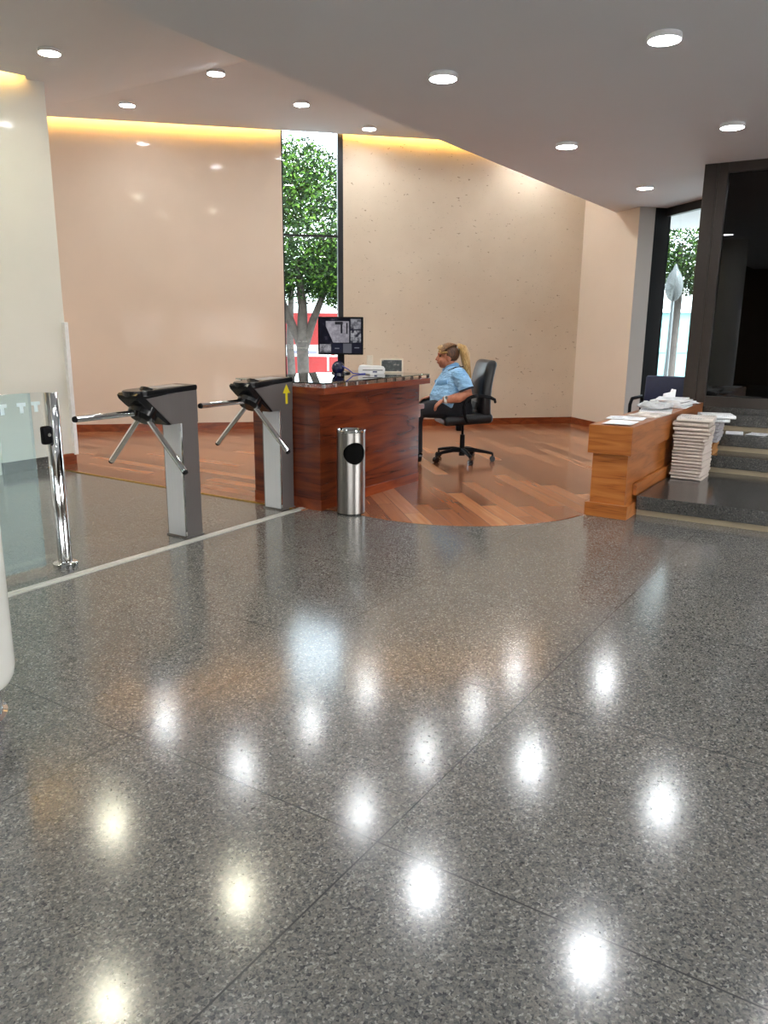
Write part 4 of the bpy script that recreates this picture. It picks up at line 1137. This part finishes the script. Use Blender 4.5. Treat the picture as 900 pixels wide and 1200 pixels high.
tree((13.6, 11.3, -0.06), 'dense dark tree right behind the forked tree outside the tall window',
     [([(0, 0, 0), (0.0, 0.05, 1.2), (0.05, 0.0, 2.6)], [0.10, 0.08, 0.05])], [((0, 0, 3.15), (1.5, 1.5, 1.25)), ((0.7, -0.7, 2.6), (0.9, 0.9, 0.7)), ((-0.7, 0.7, 2.6), (0.9, 0.9, 0.7))], 7000, 12)
# teardrop street lamp
sl = thing('street_lamp', 'street lamp with teardrop glass globe outside the side window', 'street lamp', (14.46, 3.436, -0.06))
b = MB(); b.cyl((0, 0, 0), (0, 0, 0.25), 0.07, 0.05); b.cyl((0, 0, 0.25), (0, 0, 1.93), 0.035, 0.03); b.build('pole', plain('pale_pole', rgb(90, 96, 98), 0.5), sl, smooth=True)
b = MB(); b.lathe([(0.04, 1.93), (0.09, 1.97), (0.135, 2.06), (0.15, 2.17), (0.135, 2.29), (0.10, 2.38), (0.05, 2.45), (0.012, 2.55)], n=28)
b.build('globe', thin_glass('milky_globe', (0.6, 0.62, 0.62, 1), 0.6, 0.1, ((0.13, 0.14, 0.14, 1), 0.6)), sl, smooth=True)
# red and white hoarding beyond the first tree, pale van-like kiosk, barrier tape
rd = thing('site_hoarding', 'red site hoarding with a white band beyond the forked tree', 'hoarding', (14.9, 12.6, -0.06), math.radians(123 - 180))
red = plain('red_panel', rgb(138, 34, 34), 0.6)
b = MB(); b.box(-4, 4, 0, 0.06, 0.05, 0.72); b.box(-4, 4, 0, 0.06, 1.0, 1.75); b.build('red_board', red, rd)
b = MB(); b.box(-4, 4, 0.002, 0.058, 0.72, 1.0); wb = b.build('white_band', M['white'], rd)
for i in range(18):
    b = MB(); b.box(-3.9 + i * 0.44, -3.62 + i * 0.44, -0.004, 0.002, 0.78, 0.86); b.build('band_mark', plain('grey_mark', rgb(120, 120, 140), 0.6) if i == 0 else bpy.data.materials['grey_mark'], wb)
for i in range(5):
    b = MB(); b.box(-3.9 + i * 1.9, -3.82 + i * 1.9, 0.06, 0.14, 0.0, 1.75); b.build('support_post', M['steel'], rd)
bt = thing('barrier_tape', 'red and white barrier tape sloping down outside the tall window', 'tape', (12.35, 9.2, -0.06), math.radians(-57))
t = NT('barrier_stripes'); p = t.pos(True); s_ = t.n('ShaderNodeSeparateXYZ'); t.l(p, s_.inputs[0])
t.set(Base_Color=t.mix(t.math('GREATER_THAN', t.math('FRACT', t.math('MULTIPLY', s_.outputs[0], 6.0)), 0.5), rgb(225, 225, 225), rgb(190, 50, 60)), Roughness=0.4)
b = MB(); b.slabxz([(-0.1, 0.92), (1.4, 0.42), (1.4, 0.50), (-0.1, 1.0)], -0.002, 0.002); b.build('band', t.m, bt)
for x, h in ((-0.12, 1.05), (1.42, 0.6)):
    b = MB(); b.cyl((x, 0, 0), (x, 0, h), 0.02); b.build('stake', M['steel'], bt, smooth=True)
kb = thing('pale_kiosk', 'pale turquoise low building outside the side window', 'building', (23.5, 5.6, -0.06), math.radians(15))
b = MB(); b.box(-0.2, 2.5, -4, 4, 0, 1.9); b.build('wall', plain('pale_turquoise', rgb(110, 150, 150), 0.7), kb)
b = MB(); b.box(-0.3, 2.6, -4.1, 4.1, 1.9, 2.0); b.build('roof', M['white'], kb)
for i in range(5):
    b = MB(); b.box(-0.22, -0.19, -3.7 + i * 1.5, -2.7 + i * 1.5, 0.8, 1.5); b.build('shutter', plain('teal_shutter', rgb(110, 180, 176), 0.5) if i == 0 else bpy.data.materials['teal_shutter'], kb)

# ------------------------------------------------------------------ daylight
w = bpy.data.worlds.new('sky'); sc.world = w; w.use_nodes = True
nt = w.node_tree
sky = nt.nodes.new('ShaderNodeTexSky'); sky.sky_type = 'NISHITA'
sky.sun_disc = False; sky.sun_elevation = math.radians(52); sky.sun_rotation = math.radians(200); sky.air_density = 1.0; sky.dust_density = 3.0
bg = nt.nodes['Background']; hs = nt.nodes.new('ShaderNodeHueSaturation'); hs.inputs['Saturation'].default_value = 0.15
nt.links.new(sky.outputs[0], hs.inputs['Color']); nt.links.new(hs.outputs[0], bg.inputs[0]); bg.inputs[1].default_value = 2.7
sd = bpy.data.lights.new('sun', 'SUN'); sd.energy = 1.2; sd.angle = math.radians(1.0); sd.color = (1.0, 0.96, 0.9)
so = bpy.data.objects.new('sun', sd); COL.objects.link(so)
so.rotation_euler = Vector((0.45, -0.62, -1.1)).to_track_quat('-Z', 'Y').to_euler()

# ------------------------------------------------------------------ camera
f_px, pitch, roll, yaw = 909.88, 0.2350356, 0.0089927, 0.5756237
cam = bpy.data.cameras.new('camera'); co = bpy.data.objects.new('camera', cam); COL.objects.link(co)
def W(v):                            # from view-aligned ground axes (right, ahead, up) to the room's axes
    su, cu = math.sin(yaw), math.cos(yaw)
    return Vector((v[0] * su + v[1] * cu, -v[0] * cu + v[1] * su, v[2]))
fw = Vector((0, math.cos(pitch), -math.sin(pitch))); rt = Vector((1, 0, 0)); upv = rt.cross(fw)
r2 = rt * math.cos(roll) + upv * math.sin(roll); u2 = r2.cross(fw)
X, Y, Z = W(r2), W(u2), W(-fw)
Mx = Matrix(((X.x, Y.x, Z.x, 0), (X.y, Y.y, Z.y, 0), (X.z, Y.z, Z.z, 1.4), (0, 0, 0, 1)))
co.matrix_world = Mx
cam.sensor_fit = 'VERTICAL'; cam.sensor_height = 36.0; cam.lens = 36.0 * f_px / 1200.0
cam.clip_start = 0.05; cam.clip_end = 300
sc.camera = co

# ------------------------------------------------------------------ colour and sampling quality
vs = sc.view_settings
vs.view_transform = 'Standard'; vs.look = 'None'; vs.exposure = 0.31; vs.gamma = 1.0; vs.use_curve_mapping = False
sc.cycles.use_denoising = True
sc.cycles.max_bounces = 10; sc.cycles.diffuse_bounces = 5; sc.cycles.glossy_bounces = 5; sc.cycles.transparent_max_bounces = 12
sc.cycles.sample_clamp_indirect = 8.0
sc.cycles.caustics_reflective = False; sc.cycles.caustics_refractive = False
